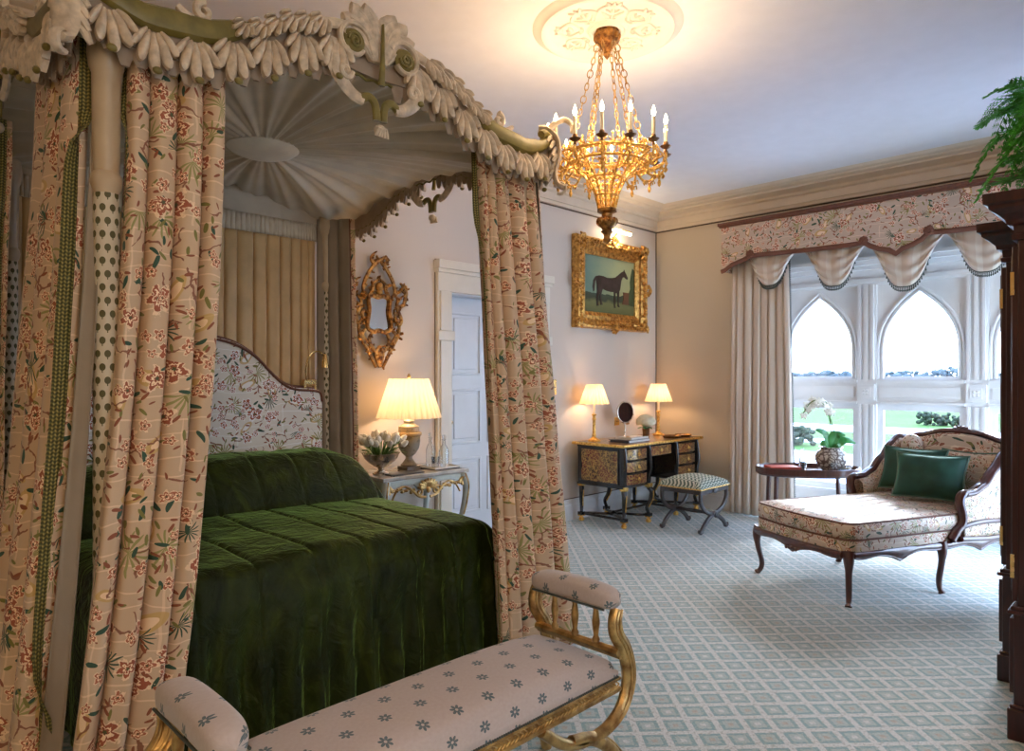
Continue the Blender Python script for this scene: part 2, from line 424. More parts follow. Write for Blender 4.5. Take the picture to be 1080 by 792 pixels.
@mk
def _boulle():
    n = N('boulle_marquetry'); c = n.coord()
    d = n.vm('ADD', c, n.vm('SCALE', n.noise(c, 9, 3, col=True), scale=.09))
    e = n.vor(d, 26, 'DISTANCE_TO_EDGE').outputs['Distance']
    s = n.m('SINE', n.mul(n.noise(c, 7, 4, .6, 2.5), 60))
    red = n.ramp(n.noise(c, 6, 2), [(.44, (.16, .014, .012)), (.58, (.06, .03, .015))])
    f = n.m('MAXIMUM', n.lt(e, .05), n.gt(s, .62))
    col = n.mix(f, red, (.55, .34, .11))
    n.pbr(col, .28, n.mul(f, .6), coat=.5); MT['boulle'] = n.mat
@mk
def _carpet():
    n = N('lattice_carpet'); x, y, z = n.sep(n.coord())
    nz = n.noise(n.coord(), 60, 4, .7); nz2 = n.noise(n.coord(), 14, 3)
    # object origin is moved, so use world-aligned differences only
    S = .112
    a = n.m('DIVIDE', n.m('ADD', n.mul(x, .680), n.mul(y, .733)), S); b = n.m('DIVIDE', n.m('SUBTRACT', n.mul(x, .733), n.mul(y, .680)), S)
    a = n.m('ADD', a, n.mul(n.m('SUBTRACT', nz, .5), .12)); b = n.m('ADD', b, n.mul(n.m('SUBTRACT', nz, .5), .12))
    fa = n.m('ABSOLUTE', n.m('SUBTRACT', n.m('FRACT', a), .5)); fb = n.m('ABSOLUTE', n.m('SUBTRACT', n.m('FRACT', b), .5))
    d = n.m('MAXIMUM', fa, fb)
    band = n.gt(d, .385)
    ring = n.mul(n.gt(d, .245), n.lt(d, .385)); core = n.lt(d, .10)
    alt = n.m('ABSOLUTE', n.m('MODULO', n.m('ADD', n.m('FLOOR', a), n.m('FLOOR', b)), 2))
    white = (.66, .68, .66); teal = (.17, .33, .35); mid = (.38, .48, .47)
    col = n.mix(ring, mid, teal)
    col = n.mix(n.mul(core, alt), col, white); col = n.mix(n.mul(core, n.m('SUBTRACT', 1., alt)), col, (.42, .38, .30))
    col = n.mix(n.mul(n.gt(nz, .55), .5), col, (.48, .50, .44))
    col = n.mix(band, col, n.mix(n.gt(nz, .56), white, (.42, .44, .40)))
    sp = n.noise(n.coord(), 160, 2)
    col = n.mix(n.mul(n.gt(sp, .56), .28), col, (.10, .16, .17))
    col = n.mix(n.mul(nz2, .15), col, (.36, .38, .36))
    n.pbr(col, .85, 0, n.bump(nz, .6, .006), sheen=.5, sheen_rough=.5); MT['carpet'] = n.mat
@mk
def _wall():
    for nm, c1, c2 in (('wall_fabric', (.62, .54, .47), (.68, .60, .53)), ('wall_fabric_warm', (.58, .49, .37), (.63, .54, .42))):
        n = N(nm); c = n.coord()
        f = n.noise(c, 1.2, 2)
        n.pbr(n.mix(f, c1, c2), .75, 0, n.bump(n.noise(c, 300, 2), .12, .001), sheen=.1); MT[nm] = n.mat
@mk
def _shade():
    for nm, c, w in (('pleated_shade', (.90, .80, .62), .45), ('small_shade', (.88, .70, .48), .4)):
        n = N(nm)
        d = n.new('ShaderNodeBsdfDiffuse'); d.inputs[0].default_value = c + (1,)
        t = n.new('ShaderNodeBsdfTranslucent'); t.inputs[0].default_value = c + (1,)
        m = n.new('ShaderNodeMixShader'); m.inputs[0].default_value = w
        n.nt.links.new(d.outputs[0], m.inputs[1]); n.nt.links.new(t.outputs[0], m.inputs[2]); n.nt.links.new(m.outputs[0], n.out.inputs[0])
        MT[nm] = n.mat
@mk
def _glass():
    n = N('window_glass')
    t = n.new('ShaderNodeBsdfTransparent'); g = n.new('ShaderNodeBsdfGlossy'); g.inputs['Roughness'].default_value = .02
    m = n.new('ShaderNodeMixShader'); m.inputs[0].default_value = .05
    n.nt.links.new(t.outputs[0], m.inputs[1]); n.nt.links.new(g.outputs[0], m.inputs[2]); n.nt.links.new(m.outputs[0], n.out.inputs[0])
    MT['pane'] = n.mat
    n = N('clear_glass'); n.pbr((.93, .96, .97), .02, trans=1., ior=1.45); MT['glass'] = n.mat
    n = N('mirror_glass'); n.pbr((.75, .76, .80), .03, 1.); MT['mirror'] = n.mat
    n = N('flame'); e = n.new('ShaderNodeEmission'); e.inputs[0].default_value = (1, .78, .48, 1); e.inputs[1].default_value = 28
    n.nt.links.new(e.outputs[0], n.out.inputs[0]); MT['flame'] = n.mat
    n = N('tube_lamp'); e = n.new('ShaderNodeEmission'); e.inputs[0].default_value = (1, .80, .50, 1); e.inputs[1].default_value = 14
    n.nt.links.new(e.outputs[0], n.out.inputs[0]); MT['tube'] = n.mat
@mk
def _stripe():
    n = N('taupe_window_silk'); u = n.coord('UV'); x, y, z = n.sep(u)
    f = n.m('FRACT', n.mul(x, 6)); q = n.gt(f, .62)
    n.pbr(n.mix(q, (.62, .51, .42), (.70, .63, .55)), .5, sheen=.3); MT['win_silk'] = n.mat
@mk
def _lawn():
    n = N('lawn'); c = n.coord(); f = n.noise(c, .25, 4)
    n.pbr(n.ramp(f, [(.35, (.034, .080, .018)), (.7, (.055, .110, .028))]), .9, spec=0.05); MT['lawn'] = n.mat
@mk
def _vase():
    n = N('printed_ceramic'); c = n.coord()
    e = n.vor(n.vm('ADD', c, n.vm('SCALE', n.noise(c, 20, 2, col=True), scale=.05)), 28, 'DISTANCE_TO_EDGE').outputs['Distance']
    n.pbr(n.mix(n.lt(e, .12), (.62, .60, .55), (.16, .13, .12)), .2, coat=.5); MT['ceramic'] = n.mat
@mk
def _lampbase():
    n = N('painted_stone'); x, y, z = n.sep(n.coord())
    col = n.ramp(n.m('MULTIPLY', z, 2.9), [(.0, (.16, .13, .10)), (.35, (.32, .29, .24)), (.55, (.28, .24, .18)), (.72, (.46, .27, .08)), (.95, (.40, .35, .26))])
    col = n.mix(n.mul(n.gt(n.noise(n.coord(), 30, 4), .55), .5), col, (.12, .09, .06))
    n.pbr(col, .4); MT['urn'] = n.mat
@mk
def _canvas():
    n = N('painted_landscape'); u = n.coord('UV'); x, y, z = n.sep(u)
    nz = n.noise(u, 6, 4)
    f = n.m('ADD', n.mul(z, 0), n.m('ADD', y, n.mul(n.m('SUBTRACT', nz, .5), .18)))
    sky = n.mix(n.m('ADD', n.mul(x, .8), n.mul(nz, .3)), (.09, .22, .21), (.42, .42, .20))
    col = n.ramp(f, [(.0, (.10, .11, .04)), (.18, (.16, .17, .07)), (.24, (.035, .05, .03)), (.36, (.04, .07, .05)), (.40, (.2, .2, .2))])
    col = n.mix(n.gt(f, .34), col, sky)
    n.pbr(col, .35, coat=.3); MT['canvas'] = n.mat
DA, DB, CZ = 4.37, 6.69, 3.27     # wall planes and ceiling height
CAMH = 1.4
cam = bpy.data.cameras.new('camera'); camo = bpy.data.objects.new('camera', cam); COL.objects.link(camo)
camo.location = (0, 0, CAMH); camo.rotation_euler = (rad(90), 0, rad(-45))
cam.lens = 724 / 1080 * 36; cam.sensor_width = 36; cam.shift_y = 2 / 1080; cam.clip_start = .05; cam.clip_end = 2000
sc.camera = camo
def S(name, g, mat, **k): return tag(g.build(name, mat, **k), kind='structure')
X0, Y0 = -1.7, -2.6      # far sides of the room, behind the photographer
# floor, ceiling
g = G(); g.bb(X0, DB + .02, Y0, DA + .6, -.1, 0); g.bb(DB + .02, 7.35, -.3, 3.55, -.1, 0); S('floor', g, MT['carpet'], smooth_=False)
g = G(); g.bb(X0 - .2, DB + .2, Y0 - .2, DA + .2, CZ, CZ + .12); S('ceiling', g, MT['ceiling'], smooth_=False)
# wall with the door (back)
g = G()
g.bb(X0 - .2, 3.62, DA, DA + .2, 0, CZ); g.bb(4.70, DB + .2, DA, DA + .2, 0, CZ); g.bb(3.62, 4.70, DA, DA + .2, 2.12, CZ)
S('wall_back', g, MT['wall_fabric'], smooth_=False)
# wall with the window (right): opening y .02..3.22, z 0..2.72
g = G()
g.bb(DB, DB + .14, 3.22, DA, 0, CZ); g.bb(DB, DB + .14, -.2, .02, 0, CZ); g.bb(DB, DB + .14, .02, 3.22, 2.74, CZ)
S('wall_right', g, MT['wall_fabric_warm'], smooth_=False)
# bay reveals behind the wall
g = G()
g.bb(DB + .14, 7.22, 3.22, 3.34, 0, 2.86); g.bb(DB + .14, 7.22, -.10, .02, 0, 2.86); g.bb(DB + .14, 7.22, .02, 3.22, 2.74, 2.86)
S('trim_1', g, MT['white_gloss'], smooth_=False)
# front wall behind the armoire, then the wider part of the room behind the photographer
g = G(); g.bb(2.6, 5.25, -.3, -.12, 0, CZ); g.bb(6.5, DB + .14, -.3, -.12, 0, CZ); g.bb(5.25, 6.5, -.3, -.12, 1.96, CZ); S('wall_front', g, MT['wall_fabric_warm'], smooth_=False)  # unseen opening added beside the armoire to bring daylight onto the bay
g = G(); g.bb(2.6, 2.78, Y0, -.3, 0, CZ); S('wall_side', g, MT['wall_fabric_warm'], smooth_=False)
g = G(); g.bb(X0, 2.6, Y0 - .15, Y0, 0, .4); g.bb(X0, 2.6, Y0 - .15, Y0, 2.8, CZ); g.bb(X0, 1.1, Y0 - .15, Y0, .4, 2.8); g.bb(1.5, 2.6, Y0 - .15, Y0, .4, 2.8)  # narrow opening added out of view to admit fill daylight
S('wall_rear', g, MT['wall_fabric'], smooth_=False)
g = G(); g.bb(X0 - .15, X0, Y0, DA, 0, CZ); S('wall_left', g, MT['wall_fabric_warm'], smooth_=False)
# cornice: one moulding along each visible wall
prof = [(0, -.22), (.03, -.22), (.035, -.19), (.05, -.19), (.055, -.12), (.075, -.105), (.08, -.085), (.13, -.06), (.15, -.055), (.155, -.04), (.20, -.03), (.21, -.02), (.26, -.015), (.30, 0), (0, 0)]
def cornice(name, p0, p1, inn, e0, e1):
    p0 = V(p0); p1 = V(p1); d = (p1 - p0).normalized(); inn = V(inn)
    vs = []; n = len(prof)
    for p, e in ((p0, e0), (p1, e1)):
        for (o, z) in prof: vs.append(p + inn * o + d * (o * e) + V((0, 0, CZ + z)))
    fs = [tuple(range(n)), tuple(reversed(range(n, 2 * n)))] + [(i, n + i, n + (i + 1) % n, (i + 1) % n) for i in range(n)]
    g = G(); g.add(vs, fs); return S(name, g, MT['cornice'], smooth_=False)
cornice('trim_2', (X0, DA, 0), (DB, DA, 0), (0, -1, 0), 1, -1)
cornice('trim_3', (DB, DA, 0), (DB, -.12, 0), (-1, 0, 0), 1, -1)
cornice('trim_4', (X0, DA, 0), (X0, Y0, 0), (1, 0, 0), 1, -1)
# dark gimp line round the fabric panels
g = G()
g.bb(X0, DB, DA - .006, DA, CZ - .232, CZ - .221); g.bb(DB - .006, DB, -.12, DA, CZ - .232, CZ - .221)
g.bb(DB - .008, DB, DA - .008, DA, .2, CZ - .22); g.bb(3.485, 3.49, DA - .004, DA, .2, 2.36); g.bb(4.84, 4.845, DA - .004, DA, .2, 2.36); g.bb(3.485, 4.845, DA - .004, DA, 2.355, 2.36)
g.bb(X0, 3.48, DA - .006, DA, .205, .212); g.bb(4.85, DB, DA - .006, DA, .205, .212)
S('trim_5', g, MT['gimp'], smooth_=False)
# baseboards
def base(name, boxes):
    g = G()
    for (x0, x1, y0, y1, ax) in boxes:
        g.bb(x0, x1, y0, y1, 0, .15)
        if ax == 'y': g.bb(x0, x1, y0 + .007, y1, .15, .185); g.bb(x0, x1, y0 + .013, y1, .185, .205)
        else: g.bb(x0 + .007, x1, y0, y1, .15, .185); g.bb(x0 + .013, x1, y0, y1, .185, .205)
    S(name, g, MT['white_gloss'], bevel=.003)
base('baseboard_back', [(X0, 3.48, DA - .03, DA, 'y'), (4.85, DB, DA - .03, DA, 'y')])
base('baseboard_right', [(DB - .03, DB, 3.25, DA - .03, 'x')])
# ceiling medallion with plaster relief
g = G(); mc = (2.96, 2.24, CZ)
g.lathe([(0, -.012), (.30, -.012), (.315, -.02), (.335, -.03), (.352, -.028), (.365, -.014), (.385, -.01), (.40, 0)], 64, mc, cap=False)
g.lathe([(.062, -.012), (.075, -.026), (.088, -.016), (.098, -.022), (.11, -.012)], 40, mc, cap=False)
for k in range(8):
    a0 = k * PI / 4
    for sgn in (1, -1):
        pts = []
        for i in range(14):
            t = i / 13; r = .15 + .12 * t; a = a0 + sgn * (.10 + .26 * math.sin(t * PI) * (1 - .3 * t)) - sgn * .30 * max(0, t - .6)
            pts.append((mc[0] + r * math.cos(a), mc[1] + r * math.sin(a), CZ - .016))
        g.sweep(pts, lambda t: .011 * math.sin(PI * min(1, .15 + .85 * t)) + .003, .007, n=6)
    for (r, s_) in ((.14, .016), (.20, .021), (.26, .026)):
        for dk in (-1, 0, 1):
            a = a0 + dk * .12 * .2 / r
            c = (mc[0] + r * math.cos(a), mc[1] + r * math.sin(a), CZ - .014)
            g.ball(c, (s_ * .75, s_ * .35, .009), m=None, n=8, k=5) if False else g.ball((0, 0, 0), (s_, s_ * .4, .01), m=T(*c) @ RZ(a + dk * .6), n=8, k=5)
S('trim_6', g, MT['plaster'])
# door
de = empty('door_1', (4.16, DA, 0), 'white panelled door in a moulded frame behind the bed curtain', None); de['kind'] = 'structure'
g = G()
for x0, x1 in ((3.49, 3.64), (4.68, 4.84)):
    g.bb(x0, x1, DA - .035, DA + .01, 0, 2.12); g.bb(x0 + .02, x1 - .03, DA - .05, DA - .03, .22, 1.70); g.bb(x0 + .02, x1 - .03, DA - .05, DA - .03, 1.78, 2.10)
    g.bb(x0 - .012, x1 + .012, DA - .06, DA - .03, 1.70, 1.78); g.bb(x0 - .01, x1 + .01, DA - .055, DA - .03, 0, .22)
g.bb(3.49, 4.84, DA - .04, DA + .01, 2.10, 2.28); g.bb(3.47, 4.86, DA - .08, DA - .0, 2.28, 2.35); g.bb(3.48, 4.85, DA - .06, DA, 2.25, 2.285)
g.build('door_frame', MT['ivory_gloss'], de, bevel=.004)
g = G(); g.bb(3.62, 3.655, DA, DA + .2, 0, 2.12); g.bb(4.665, 4.70, DA, DA + .2, 0, 2.12); g.bb(3.62, 4.70, DA, DA + .2, 2.09, 2.12); g.build('door_lining', MT['door_white'], de, bevel=.003)
g = G(); yd = DA + .15; g.bb(3.655, 4.665, yd, yd + .045, .01, 2.09)
for x0, x1 in ((3.76, 4.12), (4.20, 4.56)):
    for z0, z1 in ((.22, .70), (.82, 1.30), (1.42, 1.96)):
        fr = [(x0, x1, z0, z0 + .02), (x0, x1, z1 - .02, z1), (x0, x0 + .02, z0, z1), (x1 - .02, x1, z0, z1)]
        for a, b, c, d in fr: g.bb(a, b, yd - .014, yd + .001, c, d)
        g.bb(x0 + .05, x1 - .05, yd - .01, yd + .001, z0 + .05, z1 - .05)
g.build('door_leaf', MT['door_white'], de, bevel=.004)
g = G(); g.lathe([(0, 0), (.02, 0), (.012, .012), (.01, .04), (.026, .05), (.028, .065), (.015, .08), (0, .082)], 16, m=T(3.72, yd, 1.02) @ RX(rad(90))); g.build('door_handle', MT['brass'], de)

# ---------------------------------------------------------------- window: gothic arcade of white painted wood
WX = 7.05
we = empty('window_1', (WX, 1.6, 0), 'tall white window of pointed arches over plain lower lights', None); we['kind'] = 'structure'
muls = [3.13, 2.24, 1.353, .465, -.42]
def arch_pts(yc, hw, zs, za, n=12):
    """pointed arch outline from left foot to right foot"""
    out = []
    for i in range(n + 1):
        t = i / n; out.append((yc + hw * math.cos(t * PI / 2) , zs + (za - zs) * math.sin(t * PI / 2) ** .92 * (1 - 0)))
    L = [(yc + hw * (1 - (i / n) ** 2.5), zs + (za - zs) * (i / n)) for i in range(n + 1)]
    R = [(2 * yc - a, b) for a, b in reversed(L[:-1])]
    return L + R
g = G()
ZT0, ZT1 = 1.16, 1.36    # transom
ZS, ZA = 1.62, 2.20
for yc in muls[:4]:
    hw = .085
    g.bb(WX - .02, WX + .09, yc - hw, yc + hw, .0, 2.42)
    for k, w in ((-1, .022), (1, .022), (0, .03)):
        for (z0, z1) in ((.25, ZT0 - .02), (ZT1 + .02, 2.28)):
            g.bb(WX - .045, WX - .015, yc + k * .055 - w / 2, yc + k * .055 + w / 2, z0, z1)
    g.bb(WX - .05, WX - .01, yc - hw, yc + hw, 0, .24)
    # carved block on the transom
    g.bb(WX - .055, WX - .01, yc - .075, yc + .075, 1.185, 1.335); g.bb(WX - .062, WX - .05, yc - .045, yc + .045, 1.215, 1.305)
    for a in range(4):
        g.ball((WX - .062, yc + .02 * math.cos(a * PI / 2 + PI / 4), 1.26 + .02 * math.sin(a * PI / 2 + PI / 4)), (.008, .014, .014), n=8, k=5)
for y1, y0 in zip(muls, muls[1:]):
    a, b = y0 + .085, y1 - .085; c = (a + b) / 2
    if c < -.1: a = .02
    # sill, transom, head
    g.bb(WX - .03, WX + .08, a, b, 0, .27); g.bb(WX - .05, WX + .09, a, b, .27, .30)
    g.bb(WX - .01, WX + .08, a, b, ZT0, ZT1); g.bb(WX - .03, WX - .005, a + .03, b - .03, ZT0 + .05, ZT1 - .05); g.bb(WX - .045, WX, a, b, ZT1 - .01, ZT1 + .015); g.bb(WX - .04, WX, a, b, ZT0 - .012, ZT0 + .012)
    # lower and upper casement frames
    for z0, z1 in ((.30, ZT0),):
        g.bb(WX + .01, WX + .06, a, a + .05, z0, z1); g.bb(WX + .01, WX + .06, b - .05, b, z0, z1); g.bb(WX + .01, WX + .06, a, b, z0, z0 + .06); g.bb(WX + .01, WX + .06, a, b, z1 - .07, z1)
    # spandrels with the arch cut out
    A = arch_pts(c, (b - a) / 2 - .045, ZS, ZA)
    top = [(y, 2.42) for y, z in A]
    g.strip(top, A, WX + .01, WX + .07, axis='x')
    g.bb(WX + .01, WX + .07, a, a + .045, ZT1, 2.42); g.bb(WX + .01, WX + .07, b - .045, b, ZT1, 2.42); g.bb(WX + .01, WX + .07, a, b, ZT1, ZT1 + .05)
    for off, dx, r in ((0, -.0, .016), (.035, -.012, .014)):
        AA = arch_pts(c, (b - a) / 2 - .045 + off, ZS, ZA + off * 1.2)
        g.sweep([(WX + .01 + dx, b - .045 + off, ZT1 + .03)] + [(WX + .01 + dx, y, z) for y, z in AA] + [(WX + .01 + dx, a + .045 - off, ZT1 + .03)], r, n=6)
# head with stepped moulding
g.bb(WX - .026, WX + .09, .02, 3.22, 2.28, 2.74); g.bb(WX - .05, WX, .02, 3.22, 2.30, 2.34); g.bb(WX - .09, WX, .02, 3.22, 2.42, 2.46); g.bb(WX - .13, WX, .02, 3.22, 2.46, 2.50); g.bb(WX - .16, WX, .02, 3.22, 2.50, 2.53)
g.build('window_frame', MT['white_gloss'], we, bevel=.003)
for y1, y0 in zip(muls, muls[1:]):
    a, b = max(y0, .02) + (.085 if y0 > 0 else 0), y1 - .085
    for z0, z1 in ((.3, ZT0), (ZT1, 2.28)):
        g = G(); g.bb(WX + .030, WX + .036, a, b, z0, z1); g.build('pane', MT['pane'], we, smooth_=False)

# ---------------------------------------------------------------- outside
g = G(); g.bb(7.22, 19, -9, 16, -.9, -.62); S('ground', g, MT['stone'], smooth_=False)
def sheet(name, x0, x1, y0, y1, z, mat, label, cat, kind='structure', h=.05):
    g = G(); g.bb(x0, x1, y0, y1, z - h, z); o = g.build(name, mat, smooth_=False); tag(o, label, cat, kind=kind); return o
sheet('lawn', 19, 56, -140, 240, -.68, MT['lawn'], None, None)
sheet('garden_path', 27.5, 31, -140, 240, -.66, MT['stone'], None, None)
sheet('garden_path', 22.2, 23.6, -140, 240, -.655, MT['stone'], None, None)
def hedge(name, x, y0, y1, w, h, z, mat, label, group=None, seed=0, step=1.2):
    rnd = random.Random(seed); g = G(); y = y0
    while y < y1:
        r = rnd.uniform(.8, 1.15)
        for q in range(26):
            a = rnd.uniform(0, 2 * PI); rr = math.sqrt(rnd.random()); hz = rnd.random() ** .6
            g.ball((x + rr * math.cos(a) * w * .5, y + rr * math.sin(a) * step * .7, z + h * r * hz * (1 - .3 * rr)), (w * .16, step * .2, h * .15), n=6, k=4)
        y += step * .8
    o = g.build(name, mat); tag(o, label, 'hedge' if 'hedge' in name or 'bed' in name else 'trees', group); return o
hedge('hedge', 34, 6.9, 8.6, .7, .6, -.7, MT['hedge'], 'dark clipped hedge island alone on the far lawn beyond the window', step=.4, seed=3)
hedge('hedge', 21.2, 8.6, 9.8, .6, .55,-.65, MT['hedge'], 'low dark bush behind the orchid pot, close outside the window', step=.5, seed=5)
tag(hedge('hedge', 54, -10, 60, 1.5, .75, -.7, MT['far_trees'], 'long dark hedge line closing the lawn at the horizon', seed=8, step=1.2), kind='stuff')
rt = random.Random(11)
g = G()
for i in range(1500):
    y = rt.uniform(20, 190); r = rt.uniform(.35, 1.0)
    top_ = 2.6 + 6.0 * abs(mnoise.noise(V((y * .06, 1, 0)))) + 1.6 * abs(mnoise.noise(V((y * .3, 4, 0))))
    g.ball((300 + rt.uniform(-3, 3), y * 1.5, rt.uniform(.8, top_)), (r, r * rt.uniform(.8, 1.8), r), n=6, k=4)
g.bb(298, 304, 10, 330, -1, 1.2)
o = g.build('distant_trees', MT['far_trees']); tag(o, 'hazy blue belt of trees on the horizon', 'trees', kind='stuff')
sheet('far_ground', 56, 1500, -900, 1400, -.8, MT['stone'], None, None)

# ---------------------------------------------------------------- light
w = bpy.data.worlds.new('world'); sc.world = w; w.use_nodes = True
nt = w.node_tree; nt.nodes.clear()
out = nt.nodes.new('ShaderNodeOutputWorld'); bg = nt.nodes.new('ShaderNodeBackground')
tc = nt.nodes.new('ShaderNodeTexCoord'); sp = nt.nodes.new('ShaderNodeSeparateXYZ'); cr = nt.nodes.new('ShaderNodeValToRGB')
nt.links.new(tc.outputs['Generated'], sp.inputs[0]); nt.links.new(sp.outputs[2], cr.inputs[0]); nt.links.new(cr.outputs[0], bg.inputs[0]); nt.links.new(bg.outputs[0], out.inputs[0])
e = cr.color_ramp.elements; e[0].position = 0; e[0].color = (.68, .83, 1, 1); e[1].position = .7; e[1].color = (.40, .60, 1, 1)
bg.inputs[1].default_value = 10.5
def lamp(name, kind, loc, energy, col, size=.03, **k):
    l = bpy.data.lights.new(name, kind); o = bpy.data.objects.new(name, l); COL.objects.link(o); o.location = loc
    l.energy = energy; l.color = col
    if kind == 'POINT' or kind == 'SPOT': l.shadow_soft_size = size
    for a, b in k.items(): setattr(l, a, b)
    return o
s_ = lamp('sun', 'SUN', (12, 4, 8), 6.0, (.93, .96, 1), angle=rad(24))
s_.rotation_euler = V((-.80, -.12, -.44)).to_track_quat('-Z', 'Y').to_euler()
WARM = (1, .66, .36)
lamp('added_fill_light', 'POINT', (-.6, -.9, 2.2), 40, (1, .72, .44), .25)  # warm fill added behind the camera, no fixture in the room
sc.view_settings.view_transform = 'Standard'; sc.view_settings.look = 'None'; sc.view_settings.exposure = .45; sc.view_settings.gamma = 1
sc.view_settings.use_curve_mapping = False
cy = sc.cycles; cy.use_denoising = True
try: cy.denoiser = 'OPENIMAGEDENOISE'
except Exception: pass
cy.max_bounces = 8; cy.diffuse_bounces = 5; cy.glossy_bounces = 3; cy.transmission_bounces = 6; cy.transparent_max_bounces = 8
cy.caustics_reflective = False; cy.caustics_refractive = False; cy.sample_clamp_indirect = 6
BX0, BX1, BY0, BY1 = .63, 2.50, 2.45, 4.24
BCX, BCY = (BX0 + BX1) / 2, (BY0 + BY1) / 2
bed = empty('four_poster_bed', (BCX, BCY, 0), 'four-poster bed with carved cream and olive canopy and floral curtains', 'bed')
# posts
def post(x, y, name='post'):
    g = G()
    prof = [(.05, 0), (.05, .35), (.04, .37), (.045, .40), (.034, .44), (.034, 1.98), (.043, 2.0), (.047, 2.02), (.043, 2.04), (.036, 2.05), (.038, 2.06), (.042, 2.36), (.05, 2.38), (.055, 2.42), (.05, 2.5)]
    g.lathe(prof, 20, (x, y, 0)); o = g.build(name, MT['post'], bed)
    g = G()
    def fn(u, v): a = u * 2 * PI; return (x + .0375 * math.cos(a), y + .0375 * math.sin(a), .45 + v * 1.53)
    g.grid(fn, 20, 4, lambda u, v: (u * .227 + .02, v * 1.53)); g.build('post_sleeve', MT['sleeve'], o)
    return o
for x, y in ((BX0, BY0), (BX1, BY0), (BX0 + .02, BY1 - .03), (BX1 - .08, BY1 - .03)): post(x, y)
# ---- canopy cornice.  local frame of a side: a runs along it (-1..1 over half length H), z up, outward normal
def railz(u):
    u = abs(u)
    return interp(u, [(0, 2.735), (.17, 2.74), (.33, 2.70), (.5, 2.61), (.66, 2.548), (.84, 2.532), (.95, 2.56), (1.0, 2.60)])
def baseline(u):
    return railz(u) - .055
def finger(g, o, ang, L, w, curl, th=.011, lift=0, bend=0.):
    """one lobe of an acanthus leaf hanging from o in the local plane (x along, y outwards, z up)"""
    pts = []
    for i in range(7):
        t = i / 6; a = ang + bend * t * t
        pts.append((o[0] + math.sin(a) * L * t, o[1] + lift + curl * (t ** 2.2) + .012 * math.sin(PI * t), o[2] - math.cos(a) * L * t))
    g.sweep(pts, lambda t: w * (.42 + .58 * math.sin(PI * min(1, .06 + .66 * t))) * (1 if t < .9 else .72), th, nrm=(0, 1, 0), n=8)
def leaf(g, o, L, W, curl=.03, tilt=0., n=5):
    """carved acanthus leaf: n fluted lobes fanning down from o, ridged, tips curling outwards"""
    NA_, NR = n * 8, 9; spread = .92 * (W / .145) * (.16 / max(L, .05)) ** .3
    def pt(a, r, back):
        lob = abs(math.cos(n / 2 * PI * a)) if n % 2 else abs(math.sin(n / 2 * PI * a))
        th_ = tilt + a * spread
        R = L * 1.12 * (1 - .50 * abs(a) ** 1.5) * (1 - .36 * (1 - lob ** .7) * smooth(r * 1.4))
        rr = lerp(.16, 1, r)
        x = math.sin(th_) * R * rr + a * W * .10; z = -math.cos(th_) * R * rr + L * .15
        y = .004 + .017 * lob ** .8 * math.sin(PI * min(1, .12 + .80 * r)) + curl * r ** 2.4 * (.5 + .5 * lob) + .012 * math.sin(PI * r)
        if back: y -= .012 + .010 * lob
        return (o[0] + x, o[1] + y, o[2] + z)
    g.grid(lambda u, v: pt(u * 2 - 1, v, False), NA_, NR)
    g.grid(lambda u, v: pt(1 - u * 2, v, True), NA_, NR)
    for k in (0, 1):   # close the rim
        pass
    rim = [(pt(i_ / NA_ * 2 - 1, 1, False), pt(i_ / NA_ * 2 - 1, 1, True)) for i_ in range(NA_ + 1)]
    vs = [p for q in rim for p in q]; g.add(vs, [(2 * i_, 2 * i_ + 1, 2 * i_ + 3, 2 * i_ + 2) for i_ in range(NA_)])
def spiral(c, r0, turns, a0, sgn=1, r1=.006, n=26, y=0.):
    pts = []
    for i in range(n + 1):
        t = i / n; r = lerp(r0, r1, t ** .8); a = a0 + sgn * turns * 2 * PI * t
        pts.append((c[0] + r * math.cos(a), y, c[1] + r * math.sin(a)))
    return pts
